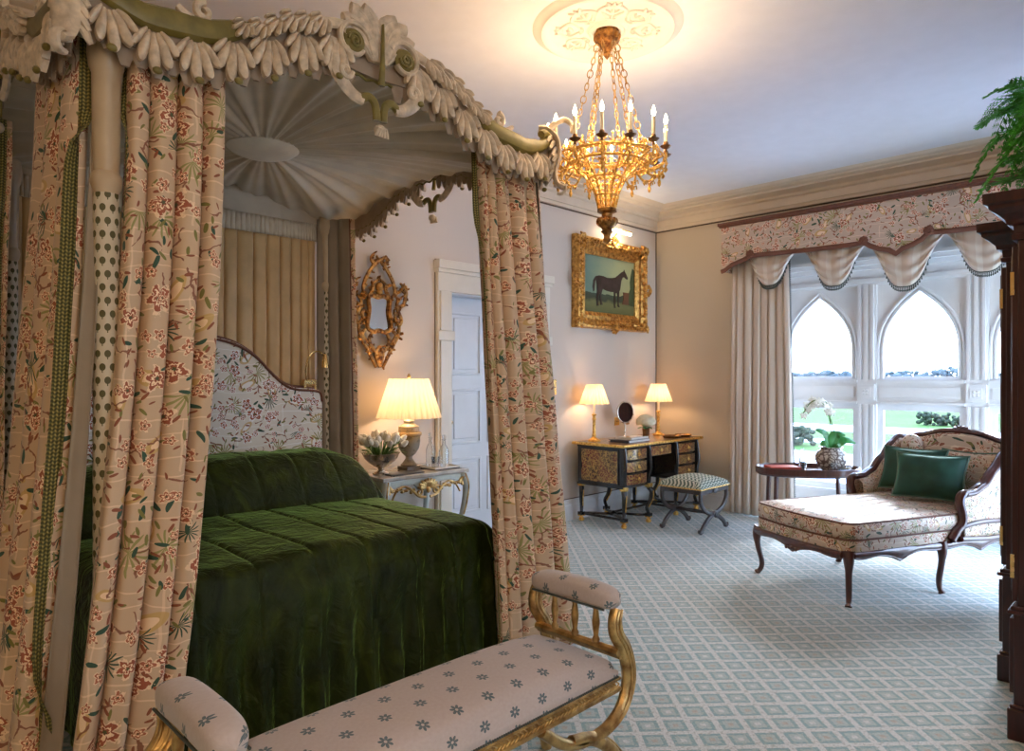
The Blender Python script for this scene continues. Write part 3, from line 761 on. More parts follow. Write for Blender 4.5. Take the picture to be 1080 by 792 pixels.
def side(H, m, name='canopy_cornice'):
    root = None
    U = [i / 40 * 2 - 1 for i in range(41)]
    # cream board
    g = G(); g.m = m
    top = [(u * H, railz(u) + .0) for u in U]; bot = [(u * H, baseline(u) - .05 - (.03 * (1 - abs(u)))) for u in U]
    g.strip(top, bot, -.010, .012)
    # fringe-cut lower back edge
    nt_ = int(H / .045)
    for i in range(nt_ * 2):
        u = (i + .5) / (nt_ * 2) * 2 - 1
        if abs(u) < .10: continue
        zz = baseline(u) - .05 - .03 * (1 - abs(u))
        g.sweep([(u * H, -.004, zz + .02), (u * H, -.004, zz - .02), (u * H, -.004, zz - .05 - .02 * (i % 2))], [.034, .03, .012], .008, nrm=(0, 1, 0), n=6)
    root = g.build(name, MT['taupe_paint'], bed)
    # leaves
    g = G(); g.m = m
    nl = int(round(2 * H / .128)); 
    for i in range(nl):
        u = (i + .5) / nl * 2 - 1
        if abs(u) < .13: continue
        slope = (railz(u + .03) - railz(u - .03)) / (.06 * H)
        L = .135 + .035 * (1 - abs(u))
        leaf(g, (u * H, .014, baseline(u) + .012), L, .118, curl=.030, tilt=-math.atan(slope) * .3)
    # rocaille fronds rising over the middle
    for sg in (-1, 1):
        g.sweep([(sg * u * H, .035, railz(u) + .008) for u in [.16 + i * .03 for i in range(15)]], lambda t: .022 * (1 - .75 * t), .015, nrm=(0, 1, 0))
        for i in range(6):
            u = sg * (.235 + i * .058); leaf(g, (u * H, .030, railz(u) + .022 - .002 * i), .105 - .006 * i, .095, curl=.028, tilt=sg * .55, n=5)
        for i in range(0):
            u = sg * (.215 + i * .032); L = .115 - i * .005
            finger(g, (u * H, .04, railz(u) + .014), sg * (.55 + .25 * (i % 3)), L * (1 if i % 3 else .8), .027 - .0009 * i, .02, th=.012, bend=sg * -.5)
            if i % 4 == 3: leaf(g, (u * H, .035, railz(u) + .0), .075, .085, curl=.025, tilt=sg * .35, n=4)
        # little curled crest
        pts = [(sg * H * .60, .02, railz(.60) + .01), (sg * H * .64, .025, railz(.64) + .05)] 
        cx, cz = sg * H * .66, railz(.66) + .062
        g.sweep(spiral((cx, cz), .034, 1.1, PI / 2 if sg > 0 else PI / 2, -sg, y=.02), lambda t: .015 * (1 - .4 * t), .014, nrm=(0, 1, 0))
        g.sweep([(cx - sg * .02, .02, cz - .03), (cx + sg * .03, .025, cz - .045), (cx + sg * .065, .025, cz - .03), (cx + sg * .085, .02, cz - .012)], [.014, .016, .016, .011], .014, nrm=(0, 1, 0))
        g.sweep([(cx - sg * .1, .015, railz(.55) + .005), (cx - sg * .05, .02, railz(.6) + .01), (cx - sg * .02, .02, cz - .03)], [.008, .014, .013], .012, nrm=(0, 1, 0))
        # scroll volutes at the middle
        g.sweep(spiral((sg * .120, 2.703), .076, .85, PI * .9 if sg > 0 else PI * .1, -sg, .050, y=.040), lambda t: .013 * (1 - .3 * t), .016, nrm=(0, 1, 0))
        # band under the volute, curling into a pendant
        g.sweep(catmull([(sg * .20, .02, 2.69), (sg * .20, .03, 2.60), (sg * .175, .035, 2.545), (sg * .125, .035, 2.50), (sg * .075, .035, 2.485)], 5), lambda t: .038 * (1 - .45 * t), .013, nrm=(0, 1, 0))
        g.sweep(spiral((sg * .16, 2.575), .03, 1.2, PI, sg, y=.045), lambda t: .011, .012, nrm=(0, 1, 0))
    # palmette: seven plumes
    plumes = [(.10, .225, .032), (-.10, .225, .032), (.42, .235, .030), (-.42, .235, .030), (.80, .215, .027), (-.80, .215, .027), (1.2, .165, .022), (-1.2, .165, .022)]
    for a, L, w_ in plumes:
        pts = []
        for i in range(9):
            t = i / 8; aa = a * (.35 + .65 * t) + (.9 * (1 if a > 0 else -1 if a < 0 else 0)) * max(0, t - .55) ** 1.1 * 3.0
            if i == 0: p = V((a * .03, .03, 2.655)); pts.append(p.copy()); continue
            p = p + V((math.sin(aa), .02 * t + (.5 * max(0, t - .8)), math.cos(aa))) * (L / 8); pts.append(p.copy())
        g.sweep(pts, lambda t: w_ * (.30 + .70 * math.sin(PI * min(.80, .02 + .72 * t))), .014, nrm=(0, 1, 0), n=8)
        sx_ = 1 if a >= 0 else -1
        g.sweep([q_ + V((0, .012, 0)) for q_ in pts[:8]], .0045, n=6)
    for sg in (-1, 1):   # shoulders of the palmette
        g.sweep(catmull([(sg * .02, .03, 2.655), (sg * .028, .035, 2.69), (sg * .05, .035, 2.74), (sg * .09, .03, 2.80)], 4), [.02] * 13, .016, nrm=(0, 1, 0))
    g.build('acanthus_carving', MT['cream_paint'], root)
    # olive mouldings
    g = G(); g.m = m
    for sg in (-1, 1):
        us = [.5 + i / 14 * .48 for i in range(15)]
        g.sweep([(sg * u * H, .02, railz(u)) for u in us], lambda t: .044 * math.sin(PI * min(.85, .2 + .6 * t)) , .026, nrm=(0, 1, 0), n=8)
        g.sweep([(sg * (.965) * H + sg * .03 * math.cos(a / 6 * 2.2), .02, 2.60 + .028 * math.sin(a / 6 * 2.2 + .3)) for a in range(7)], .02, .022, nrm=(0, 1, 0))
        g.lathe([(0, 0), (.046, 0), (.049, .008), (.043, .014), (0, .016)], 24, m=T(sg * .120, .034, 2.70) @ RX(rad(-90)))
        g.sweep(spiral((sg * .120, 2.70), .032, 1.8, 0, sg, y=.054), .0055, n=6)
        g.sweep(catmull([(sg * .085, .035, 2.49), (sg * .055, .04, 2.505), (sg * .028, .04, 2.49), (sg * .018, .04, 2.455), (sg * .016, .04, 2.42)], 4), .018, .013, nrm=(0, 1, 0))
    g.sweep([(0, .05, 2.56), (0, .058, 2.64), (0, .06, 2.74), (0, .06, 2.80)], [.016, .011, .007, .003], .010, nrm=(0, 1, 0), n=8)
    for i in range(nl):
        u = (i + .5) / nl * 2 - 1
        if abs(u) < .13: continue
        L = .135 + .035 * (1 - abs(u)); g.ball((u * H, .056, baseline(u) + .014 - L * .96), (.016, .012, .012), n=8, k=5)
    g.sweep([(u * H, -.006, baseline(u) - .05 - .03 * (1 - abs(u)) - .012 * (i % 2)) for i, u in enumerate([q / 60 * 2 - 1 for q in range(61)]) if True], .006, .007, n=5)
    g.build('olive_moulding', MT['olive'], root)
    g = G(); g.m = m
    g.ball((0, .04, 2.385), (.026, .022, .022)); 
    for a in range(5): g.sweep([(0, .04, 2.40), (.02 * (a - 2) / 2, .055, 2.385), (.028 * (a - 2) / 2, .05, 2.355)], [.008, .011, .006], .007, n=6)
    g.build('pendant_husk', MT['cream_paint'], root)
    return root
HX = (BX1 - BX0) / 2 + .09; HY = (BY1 - BY0) / 2 + .09
front = side(HX, T(BCX, BY0 - .10, 0) @ RZ(PI))
left = side(HY, T(BX0 - .11, BCY, 0) @ RZ(PI / 2))
right = side(HY, T(BX1 + .11, BCY, 0) @ RZ(-PI / 2))
# corner acanthus brackets (front corners): diagonal leaf with a curled top and scroll foot
def corner(x, y, ang):
    m = T(x, y, 0) @ RZ(ang)     # local +y = outward diagonal
    g = G(); g.m = m
    spine = catmull([(0, -.02, 2.67), (0, .03, 2.66), (0, .075, 2.61), (0, .085, 2.53), (0, .065, 2.45), (0, .075, 2.39), (0, .11, 2.37)], 5)
    g.sweep(spine, lambda t: .036 * math.sin(PI * min(.9, .22 + .6 * t)) + .010, .014, nrm=(0, 1, .2), n=8)
    g.sweep(catmull([(0, .02, 2.66), (0, .07, 2.70), (0, .115, 2.715), (0, .15, 2.69), (0, .155, 2.65)], 5), lambda t: .034 * (1 - .55 * t), .013, nrm=(0, .3, 1), n=8)
    for k in range(6):
        a = PI * 2 * k / 6 * .9
    sp = [(0, .09 + .028 * math.cos(a), 2.365 + .028 * math.sin(a)) for a in [PI * .9 - i * .45 for i in range(12)]]
    g.sweep(sp, lambda t: .02 * (1 - .3 * t), .010, n=8)
    for sg in (-1, 1):
        for i in range(7):
            z = 2.63 - i * .032; yo = .05 + .028 * math.sin(i / 6 * PI)
            g.sweep([(0, yo, z), (sg * .035, yo - .01, z - .012), (sg * (.068 - .004 * i), yo - .03, z - .05)], [.010, .016, .008], .009, nrm=(sg * .4, 1, 0), n=6)
    o = g.build('corner_bracket', MT['cream_paint'], front)
    return o
corner(BX1 + .09, BY0 - .08, rad(-135)); corner(BX0 - .09, BY0 - .08, rad(135))
# tester (sunburst of pleated silk)
g = G(); NA = 480
tx0, tx1, ty0, ty1 = BX0 - .095, BX1 + .095, BY0 - .085, BY1 + .08
tcx, tcy = BCX, BCY
def tester(u, v):
    a = u * 2 * PI; dx, dy = math.cos(a), math.sin(a)
    hx, hy = (tx1 - tx0) / 2, (ty1 - ty0) / 2
    t = min(hx / abs(dx) if abs(dx) > 1e-6 else 9, hy / abs(dy) if abs(dy) > 1e-6 else 9)
    r = lerp(.15, t, v); x, y = dx * r, dy * r
    ex, ey = dx * t, dy * t
    q = ex / hx if abs(abs(ey) - hy) < 1e-4 else ey / hy
    ze = 2.44 + .17 * math.cos(q * PI / 2)
    z0 = 2.56
    k = a * 30 + .5 * math.sin(a * 5)
    rip = .5 * math.sin(k) + .3 * math.sin(k * 2.1 + 1) 
    z = lerp(z0, ze, v ** 1.2) + .024 * rip * min(1, .35 + 1.1 * v) + .02 * math.sin(PI * v)
    return (tcx + x, tcy + y, z)
g.grid(tester, NA, 8); g.build('tester', MT['tester'], bed)
g = G(); g.lathe([(.0, -.034), (.05, -.034), (.09, -.032), (.125, -.027), (.155, -.016), (.175, .0), (.165, .012), (0, .012)], 40, (tcx, tcy, 2.555), cap=False); g.build('tester_rosette', MT['tester_disc'], bed)
# ---- hangings
def cloth(name, top, bot, z1, z0, nf, amp, mats, parent, full=1.7, seed=0, nu=None, nv=26, power=1.0, solid=.004, ampf=None, uoff=0., header=0., out=-1, gather=1.):
    """pleated hanging between a top path and a bottom path (lists of xy)"""
    P = catmull([(p[0], p[1], 0) for p in top], 8); Q = catmull([(p[0], p[1], 0) for p in bot], 8)
    def at(L, t):
        x = t * (len(L) - 1); i = min(int(x), len(L) - 2); return L[i].lerp(L[i + 1], x - i)
    length = sum((P[i + 1] - P[i]).length for i in range(len(P) - 1)); rs = random.Random(seed)
    ph = [rs.uniform(-.8, .8) for _ in range(nf + 3)]; am = [rs.uniform(.7, 1.2) for _ in range(nf + 3)]
    nu = nu or nf * 20
    def fn(u, v):
        a = at(P, u); b = at(Q, u); s = v ** power
        p = a.lerp(b, s); q = 1e-3
        ta = (at(P, min(1, u + .02)) - at(P, max(0, u - .02))); tb = (at(Q, min(1, u + .02)) - at(Q, max(0, u - .02)))
        t = ta.lerp(tb, s).normalized(); nr = V((-t.y, t.x, 0))
        k = u * nf; i = int(k); w_ = lerp(am[i], am[i + 1], k - i); pp = lerp(ph[i], ph[i + 1], k - i)
        A = amp * (ampf(v) if ampf else (.72 + .4 * v))
        d = out * A * w_ * (2.1 * abs(math.sin(PI * k + pp * .4 + .15 * math.sin(3 * v + k))) ** .8 - 1.1) + A * .12 * math.sin(4 * PI * k + 1.3 * v * 2) + .006 * mnoise.noise(V((k * 1.3, v * 6, seed)))
        p = p + nr * d + t * (-.72 * length / (2 * PI * nf) * math.sin(2 * PI * k + pp * .8) * min(1, amp / .02))
        return (p.x, p.y, lerp(z1, z0, v))
    g = G(); g.grid(fn, nu, nv, lambda u, v: (uoff + u * length * full, lerp(z1, z0, v)))
    o = g.build(name, mats, parent, solid=solid, solid_mat=1 if len(mats) > 1 else 0, ang=180)
    return o, fn
def edge_braid(parent, fn, u, w_, z1, z0, sgn=1, mat='braid', out=(0, -1, 0), n=40):
    g = G(); O = V(out); 
    def f2(a, v):
        p = V(fn(u, v)); q = V(fn(u + (.02 if u < .5 else -.02), v)); d = (q - p); d.z = 0
        d = d.normalized() if d.length > 1e-6 else V((1, 0, 0))
        return p + d * (a * w_) + O * (.006 if w_ < .036 or mat != 'braid' else .022)
    g.grid(f2, 3, n, lambda a, v: (a * w_, lerp(z1, z0, v)))
    return g.build('braid_trim', MT[mat], parent, solid=.004, off=0)
CM = [MT['lining'], MT['chintz']]
# right foot: front and return
o, fn = cloth('bed_curtain', [(2.20, 2.43), (2.34, 2.43), (2.57, 2.43)], [(2.27, 2.34), (2.42, 2.30), (2.80, 2.34)], 2.50, .02, 5, .046, CM, bed, seed=1)
edge_braid(o, fn, 0, .035, 2.5, .02)
o, fn = cloth('bed_curtain', [(2.57, 2.40), (2.575, 2.6), (2.575, 2.80)], [(2.80, 2.40), (2.76, 2.55), (2.72, 2.80)], 2.50, .02, 4, .022, CM, bed, seed=2, uoff=3)
edge_braid(o, fn, 1, .035, 2.5, .02, out=(1, 0, 0))
# left foot: front piece
o, fn = cloth('bed_curtain', [(.69, 2.425), (.84, 2.425), (.99, 2.425)], [(.475, 2.33), (.60, 2.29), (.755, 2.33)], 2.50, .02, 4, .048, CM, bed, seed=3, uoff=1.3, power=1.8, full=1.9)
edge_braid(o, fn, 1, .028, 2.5, .02)
edge_braid(o, fn, 0, .028, 2.5, .02)
# left foot: side return, turned back to show braid and lining
o, fn = cloth('bed_curtain', [(.575, 2.50), (.56, 2.74), (.56, 3.0)], [(.40, 2.40), (.36, 2.55), (.34, 2.85)], 2.50, .02, 3, .032, [MT['chintz'], MT['lining']], bed, seed=4, uoff=5.2, power=1.5, out=1)
edge_braid(o, fn, 0, .045, 2.5, .02, out=(-1, -.3, 0))
o, fn = cloth('curtain_lining', [(.63, 2.44), (.60, 2.47)], [(.47, 2.38), (.41, 2.39)], 2.44, .02, 1, .004, [MT['lining']], bed, seed=5, power=1.5)
# left head
o, fn = cloth('bed_curtain', [(.56, 3.62), (.56, 3.85), (.58, 4.2)], [(.50, 3.50), (.50, 3.8), (.55, 4.2)], 2.50, .02, 3, .024, [MT['chintz'], MT['lining']], bed, seed=6, uoff=7, out=1)
edge_braid(o, fn, 0, .045, 2.5, .02, out=(-1, -.3, 0))
# right head: lining inwards
o, fn = cloth('bed_curtain', [(2.36, 4.235), (2.43, 4.16), (2.50, 4.06)], [(2.36, 4.235), (2.45, 4.14), (2.54, 4.04)], 2.47, .02, 3, .018, [MT['chintz'], MT['lining']], bed, seed=7, uoff=9, full=1.3)
g = G()
def ed(a, v): p = V(fn(1, v)); return (p.x + .028 * a, p.y - .014 * a - .004 , lerp(2.47, .02, v))
g.grid(ed, 4, 30, lambda a, v: (a * .05 + 4.2, v * 2.45)); g.build('curtain_edge', MT['chintz'], o, solid=.003)
edge_braid(o, fn, 1, .008, 2.47, .02, mat='braid_dark', out=(-.3, -1, 0))
# silk back hanging with gathered heading
o, fn = cloth('back_hanging', [(BX0 + .03, 4.265), (BCX, 4.275), (2.36, 4.265)], [(BX0 + .03, 4.265), (BCX, 4.275), (2.36, 4.265)], 2.36, .6, 20, .018, [MT['silk_gold']], bed, seed=8, full=1.2, ampf=lambda v: .55 + .7 * v)
o, fn = cloth('back_heading', [(BX0 + .03, 4.25), (BCX, 4.255), (2.38, 4.25)], [(BX0 + .03, 4.25), (BCX, 4.255), (2.38, 4.25)], 2.44, 2.325, 60, .006, [MT['tester']], bed, seed=9, nv=4, nu=400)
o, fn = cloth('back_pelmet', [(BX0 + .03, 4.29), (BCX, 4.30), (2.40, 4.29)], [(BX0 + .03, 4.29), (BCX, 4.30), (2.40, 4.29)], 2.62, 2.40, 10, .003, [MT['tester']], bed, seed=10, nv=4)
# ---- bed body
g = G(); g.bb(BX0 + .09, BX1 - .10, BY0 + .16, BY1 - .08, .10, .36); g.build('bed_base', MT['lining'], bed, bevel=.02)
for x in (BX0 + .14, BX1 - .15):
    for y in (BY0 + .22, BY1 - .16):
        g = G(); g.lathe([(.03, 0), (.035, .05), (.03, .1)], 12, (x, y, 0)); g.build('leg', MT['black_wood'], bed)
g = G(); g.bb(BX0 + .09, BX1 - .10, BY0 + .16, BY1 - .08, .365, .60); g.build('mattress', MT['paper'], bed, bevel=.05)
# headboard
hb = [(0, 1.64), (.10, 1.635), (.22, 1.60), (.33, 1.53), (.42, 1.44), (.50, 1.37), (.58, 1.335), (.70, 1.325), (.76, 1.31), (.775, 1.25)]
hl = catmull([(x, z, 0) for x, z in hb], 4); pr = [(BCX + p.x, p.y) for p in hl]; pl = [(BCX - p.x, p.y) for p in reversed(hl)]
outl = pl[:-1] + pr
g = G(); g.strip(outl, [(a, .4) for a, b in outl], 4.13, 4.22); hbo = g.build('headboard', MT['chintz_white'], bed, bevel=.02)
g = G(); g.sweep([(a, 4.128, b - .012) for a, b in outl], .009, n=6); g.sweep([(a, 4.175, b + .004) for a, b in outl], .014, .02, n=6, nrm=(0, 1, 0)); g.build('headboard_piping', MT['braid_dark'], hbo)
# ---- coverlet: heightfield over the mattress, falling to the floor at foot and sides
cv_x0, cv_x1, cv_y0, cv_y1 = BX0 + .065, BX1 - .07, BY0 + .10, BY1 - .10
def ztop(x, y):
    sx_ = min(1, (min(x - cv_x0, cv_x1 - x)) / .10)
    base = .668 + .025 * math.sin(PI * (x - cv_x0) / (cv_x1 - cv_x0))
    ed_ = .05 * (1 - math.sqrt(max(0, 1 - (1 - max(0, sx_)) ** 2)))
    yf = min(1, (y - cv_y0) / .09); ed2 = .05 * (1 - math.sqrt(max(0, 1 - (1 - max(0, yf)) ** 2)))
    h = 0
    t = (y - 3.52) / .26
    if t > 0:
        h = .265 * math.sin(min(1, t) * PI / 2) ** .7
        if y > 3.95: h -= .05 * ((y - 3.95) / .2) ** 2
        wx = min(1, max(0, min(x - cv_x0 - .0, cv_x1 - x - .0)) / .24); h *= math.sqrt(max(0, 1 - (1 - wx) ** 2)) ** .8
    nz = .010 * mnoise.noise(V((x * 3, y * 3, 0))) + (.012 * mnoise.noise(V((x * 7, y * 7, 3))) if h > .02 else 0)
    quilt = -.016 * math.exp(-((((x - .815) % .241) - .1205) / .008) ** 2)
    return base + h - ed_ - ed2 + nz + quilt
def cover(u, v):
    # u across: 0..1 -> left drape, top, right drape ; v along: foot drape then top
    L1 = .63; Wd = cv_x1 - cv_x0; Lt = cv_y1 - cv_y0
    su = u * (2 * L1 + Wd) - L1; sv = v * (L1 + Lt) - L1
    x = cv_x0 + min(max(su, 0), Wd); y = cv_y0 + max(sv, 0)
    z = ztop(x, y); ox = oy = 0; dz = 0
    q = ((x - .815) % .241) - .1205
    if sv < 0:
        d = -sv; fl = smooth(d / .1)
        pucker = -.016 * math.exp(-(q / .008) ** 2) + .028 * math.sin(q * 13 / .24 * 1.0 + 2) * (d / .6) + .022 * mnoise.noise(V((x * 6 + d * 3, d * 2.5, 2))) * fl + .010 * mnoise.noise(V((x * 18 + d * 6, d * 3, 5))) * fl
        oy = -.035 * fl - .03 * d - pucker; dz = d * .99
    if su < 0 or su > Wd:
        d = -su if su < 0 else su - Wd
        if sv < 0: d = min(d, .05); dz = max(dz, 0)
        else: dz = d * .99
        s_ = -1 if su < 0 else 1
        ox = s_ * (.02 * smooth(d / .1) + .015 * d * (1 + math.sin(y * 30)))
    return (x + ox, y + oy, max(.015, z - dz))
g = G(); g.grid(cover, 300, 150); cov = g.build('bedspread', MT['velvet'], solid=.006, off=1, ang=180); tag(cov, 'deep green velvet quilted bedspread covering the four-poster bed', 'bedspread')
# ---- bedside reading light on the headboard side
rl = bpy.data.objects.new('reading_light', None); COL.objects.link(rl); rl.parent = bed; rl['label'] = 'brass swan-neck reading light beside the headboard'
g = G(); g.bb(2.235, 2.305, 4.16, 4.185, 1.17, 1.36); g.build('backplate', MT['gilt_dark'], rl, bevel=.004)
g = G(); g.bb(2.225, 2.315, 4.155, 4.175, 1.355, 1.385); g.bb(2.225, 2.315, 4.155, 4.175, 1.155, 1.175); g.bb(2.225, 2.24, 4.155, 4.175, 1.16, 1.38); g.bb(2.30, 2.315, 4.155, 4.175, 1.16, 1.38); g.build('plate_frame', MT['brass'], rl, bevel=.003)
g = G(); g.sweep(catmull([(2.235, 4.15, 1.38), (2.225, 4.13, 1.48), (2.25, 4.11, 1.555), (2.30, 4.10, 1.57), (2.34, 4.10, 1.54)], 6), .006, n=8); g.build('swan_neck', MT['brass'], rl)
g = G(); g.lathe([(.008, .02), (.014, 0), (.02, -.04), (.022, -.07), (.018, -.07)], 14, (2.345, 4.10, 1.535)); g.build('lamp_head', MT['brass'], rl)
def pad(x0, x1, y0, y1, z0, z1, dome, r=.03, nx=28, ny=16, e=4.0):
    """upholstered pad: closed, domed top and rounded rim"""
    g = G(); cx, cy, hx, hy = (x0 + x1) / 2, (y0 + y1) / 2, (x1 - x0) / 2, (y1 - y0) / 2
    def top(u, v):
        a, b = u * 2 - 1, v * 2 - 1
        k = (1 - abs(a) ** e) * (1 - abs(b) ** e)
        rr = min((1 - abs(a)) * hx, (1 - abs(b)) * hy)
        f = math.sqrt(max(0, 1 - (1 - min(1, rr / r)) ** 2)) if rr < r else 1
        return (cx + a * hx, cy + b * hy, z0 + (z1 - z0) * (.45 + .55 * f) + dome * max(0, k) ** .7)
    def uvt(u, v):
        p = top(u, v); dr = z1 + dome * .6 - p[2] if abs(v - .5) > .36 else 0
        return (x0 + u * 2 * hx, p[1] + math.copysign(max(0, dr), v - .5))
    g.grid(top, nx, ny, uvt)
    zr = z0 + (z1 - z0) * .45
    def ring(pts, seg):
        g.add([p for p in pts], seg)
    for (fx, horiz) in ((0, 0), (1, 0), (0, 1), (1, 1)):
        n = nx if horiz else ny
        a = [top(i / n, fx) if horiz else top(fx, i / n) for i in range(n + 1)]
        vs = a + [(p[0], p[1], z0) for p in a]
        fs = [(i, i + 1, n + 2 + i, n + 1 + i) if (horiz and fx == 0) or (not horiz and fx == 1) else (i + 1, i, n + 1 + i, n + 2 + i) for i in range(n)]
        uv = []
        for f in fs:
            uv.append([((vs[q][0] if horiz else vs[q][1]), (vs[q][2] + (y0 - zr if horiz else x0 - zr))) for q in f])
        g.add(vs, fs, uv)
    g.add([(x0, y0, z0), (x1, y0, z0), (x1, y1, z0), (x0, y1, z0)], [(0, 3, 2, 1)])
    return g
# ================================================================= bench at the bed foot
be = empty('curule_bench', (1.21, 1.55, 0), 'gilt curule bench with spotted cream upholstery at the foot of the bed', 'bench')
bx0, bx1, by0, by1 = .57, 1.88, 1.375, 1.75
g = pad(bx0 + .0, bx1, by0, by1, .395, .445, .055, .035, 60, 24); g.build('seat', MT['bench'], be, ang=180)
g = G(); g.bb(bx0 + .01, bx1 - .01, by0 + .004, by1 - .004, .352, .397)
for yy in (by0 - .002, by1 + .002):
    g.sweep([(bx0, yy, .357), (bx1 + .005, yy, .357)], .009, n=8); g.sweep([(bx0, yy, .392), (bx1 + .005, yy, .392)], .006, n=8)
    for i in range(74):
        x = bx0 + .01 + i * (bx1 - bx0 - .02) / 73
        g.sweep([(x - .008, yy - .001, .364), (x + .006, yy - .003, .376), (x - .008, yy - .001, .387)], .0035, n=5)
g.build('seat_rail', MT['gilt'], be, bevel=.002)
for yy in (by0 - .002, by1 + .002):
    g = G()
    for i in range(150):
        x = bx0 + .006 + i * (bx1 - bx0 - .012) / 149; g.ball((x, yy, .3985), (.0048, .005, .004), n=6, k=4)
    g.build('cord_trim', MT['bead'], be)
def cur(pts, w, t, mat=None):
    return catmull(pts, 7)
for sg, ex in ((1, bx1), (-1, bx0)):
    for yy in (by0 + .005, by1 - .005):
        g = G()
        # arm support: from arm pad down, bulging out past the seat, curling in under it
        sp = catmull([(ex - sg * .005, yy, .625), (ex - sg * .018, yy, .59), (ex - sg * .01, yy, .545), (ex + sg * .03, yy, .49), (ex + sg * .058, yy, .42), (ex + sg * .06, yy, .35), (ex + sg * .025, yy, .285), (ex - sg * .05, yy, .245), (ex - sg * .15, yy, .24), (ex - sg * .27, yy, .27), (ex - sg * .38, yy, .35)], 6)
        g.sweep(sp, lambda t: .018 + .012 * math.sin(PI * min(1, t * 1.3)), .020, nrm=(0, 1, 0), n=10)
        for o_ in (-.010, .010):
            g.sweep([p + V((0, -.019, 0)) + V((0, 0, 0)) for p in [V((q.x + sg * o_ * .8, q.y, q.z)) for q in sp[:44]]], .0045, n=6)
            g.sweep([V((q.x + sg * .026, q.y + o_, q.z)) for q in sp[3:34]], .0045, n=6)
        g.build('arm_support', MT['gilt'], be)
        g = G()
        lg = catmull([(ex - sg * .24, yy, .262), (ex - sg * .13, yy, .235), (ex - sg * .04, yy, .17), (ex + sg * .025, yy, .08), (ex + sg * .05, yy, .0)], 6)
        g.sweep(lg, lambda t: .024 - .004 * t, .020, nrm=(0, 1, 0), n=10)
        for o_ in (-.008, .008): g.sweep([V((q.x + sg * .022, q.y + o_, q.z + .006)) for q in lg[4:]], .0045, n=6)
        g.build('leg', MT['gilt'], be)
    g = G(); g.sweep([(ex + sg * .005, by0 - .0, .475), (ex + sg * .005, by1, .475)], .017, .015, n=8); g.sweep([(ex + sg * .012, by0, .46), (ex + sg * .012, by1, .46)], .01, n=8); g.build('side_rail', MT['gilt'], be)
    for k in range(3):
        y = lerp(by0, by1, (k + 1) / 4)
        g = G(); g.lathe([(.011, 0), (.014, .012), (.008, .025), (.013, .06), (.014, .075), (.009, .11), (.012, .125), (.010, .13), (.012, .142)], 14, (ex - sg * .002, y, .487)); g.build('spindle', MT['gilt'], be)
    # arm pad
    g = G(); cxx = ex - sg * .012
    def armf(u, v):
        a = u * 2 * PI; t = v; y = lerp(by0 - .012, by1 + .0, t)
        e_ = (1 - abs(2 * t - 1) ** 7) ** .5
        ca, sa = math.cos(a), math.sin(a); p_ = .62
        sx_ = math.copysign(abs(ca) ** p_, ca); sz_ = math.copysign(abs(sa) ** p_, sa)
        return (cxx + .047 * e_ * sx_, y, .653 + .037 * e_ * sz_ + .010 * math.sin(PI * t))
    g.grid(armf, 24, 26, lambda u, v: (u * .26 + .03, v * .5 + .02)); g.build('arm_pad', MT['bench'], be, ang=180)
    g = G(); g.sweep([(cxx - .042, by0 + .02, .628), (cxx - .042, by1 - .03, .628)], .004, n=6); g.sweep([(cxx + .042, by0 + .02, .628), (cxx + .042, by1 - .03, .628)], .004, n=6); g.build('arm_cord', MT['bead'], be)

# ================================================================= pale blue console at the bedside
nx0, nx1, ny0, ny1, nz = 2.64, 3.36, 3.86, 4.31, .725
cn = empty('console_table', ((nx0 + nx1) / 2, (ny0 + ny1) / 2, 0), 'pale blue carved console table with grey marble top beside the bed', 'table')
def serp(x0, x1, y0, y1, amp=.02, n=20):
    pts = []
    for i in range(n + 1):
        t = i / n; pts.append((lerp(x0, x1, t), y0 - amp * math.cos((t - .5) * 4 * PI) * .6))
    return pts + [(x1, y1), (x0, y1)]
g = G(); g.prism(serp(nx0 - .02, nx1 + .02, ny0 - .02, ny1 + .02), nz - .028, nz, axis='z'); g.build('marble_top', MT['marble'], cn, bevel=.006)
g = G(); pts = serp(nx0 + .01, nx1 - .01, ny0, ny1)
front_ = pts[:21]
topl = [(a, nz - .03) for a, b in front_]
botl = [(a, nz - .10 + .035 * abs(math.sin((i / 20) * 2 * PI)) ** 1.0 - (.03 if 8 <= i <= 12 else 0)) for i, (a, b) in enumerate(front_)]
g.strip(topl, botl, ny0 - .012, ny0 + .015); g.strip(topl, botl, ny1 - .02, ny1)
for x in (nx0 + .01, nx1 - .03):
    tl = [(lerp(ny0, ny1, i / 10), nz - .03) for i in range(11)]; bl = [(a, nz - .10 + .03 * math.sin(i / 10 * PI)) for i, (a, b) in enumerate(tl)]
    g.strip(tl, bl, x, x + .02, axis='x')
g.build('apron', MT['pale_blue'], cn, bevel=.004)
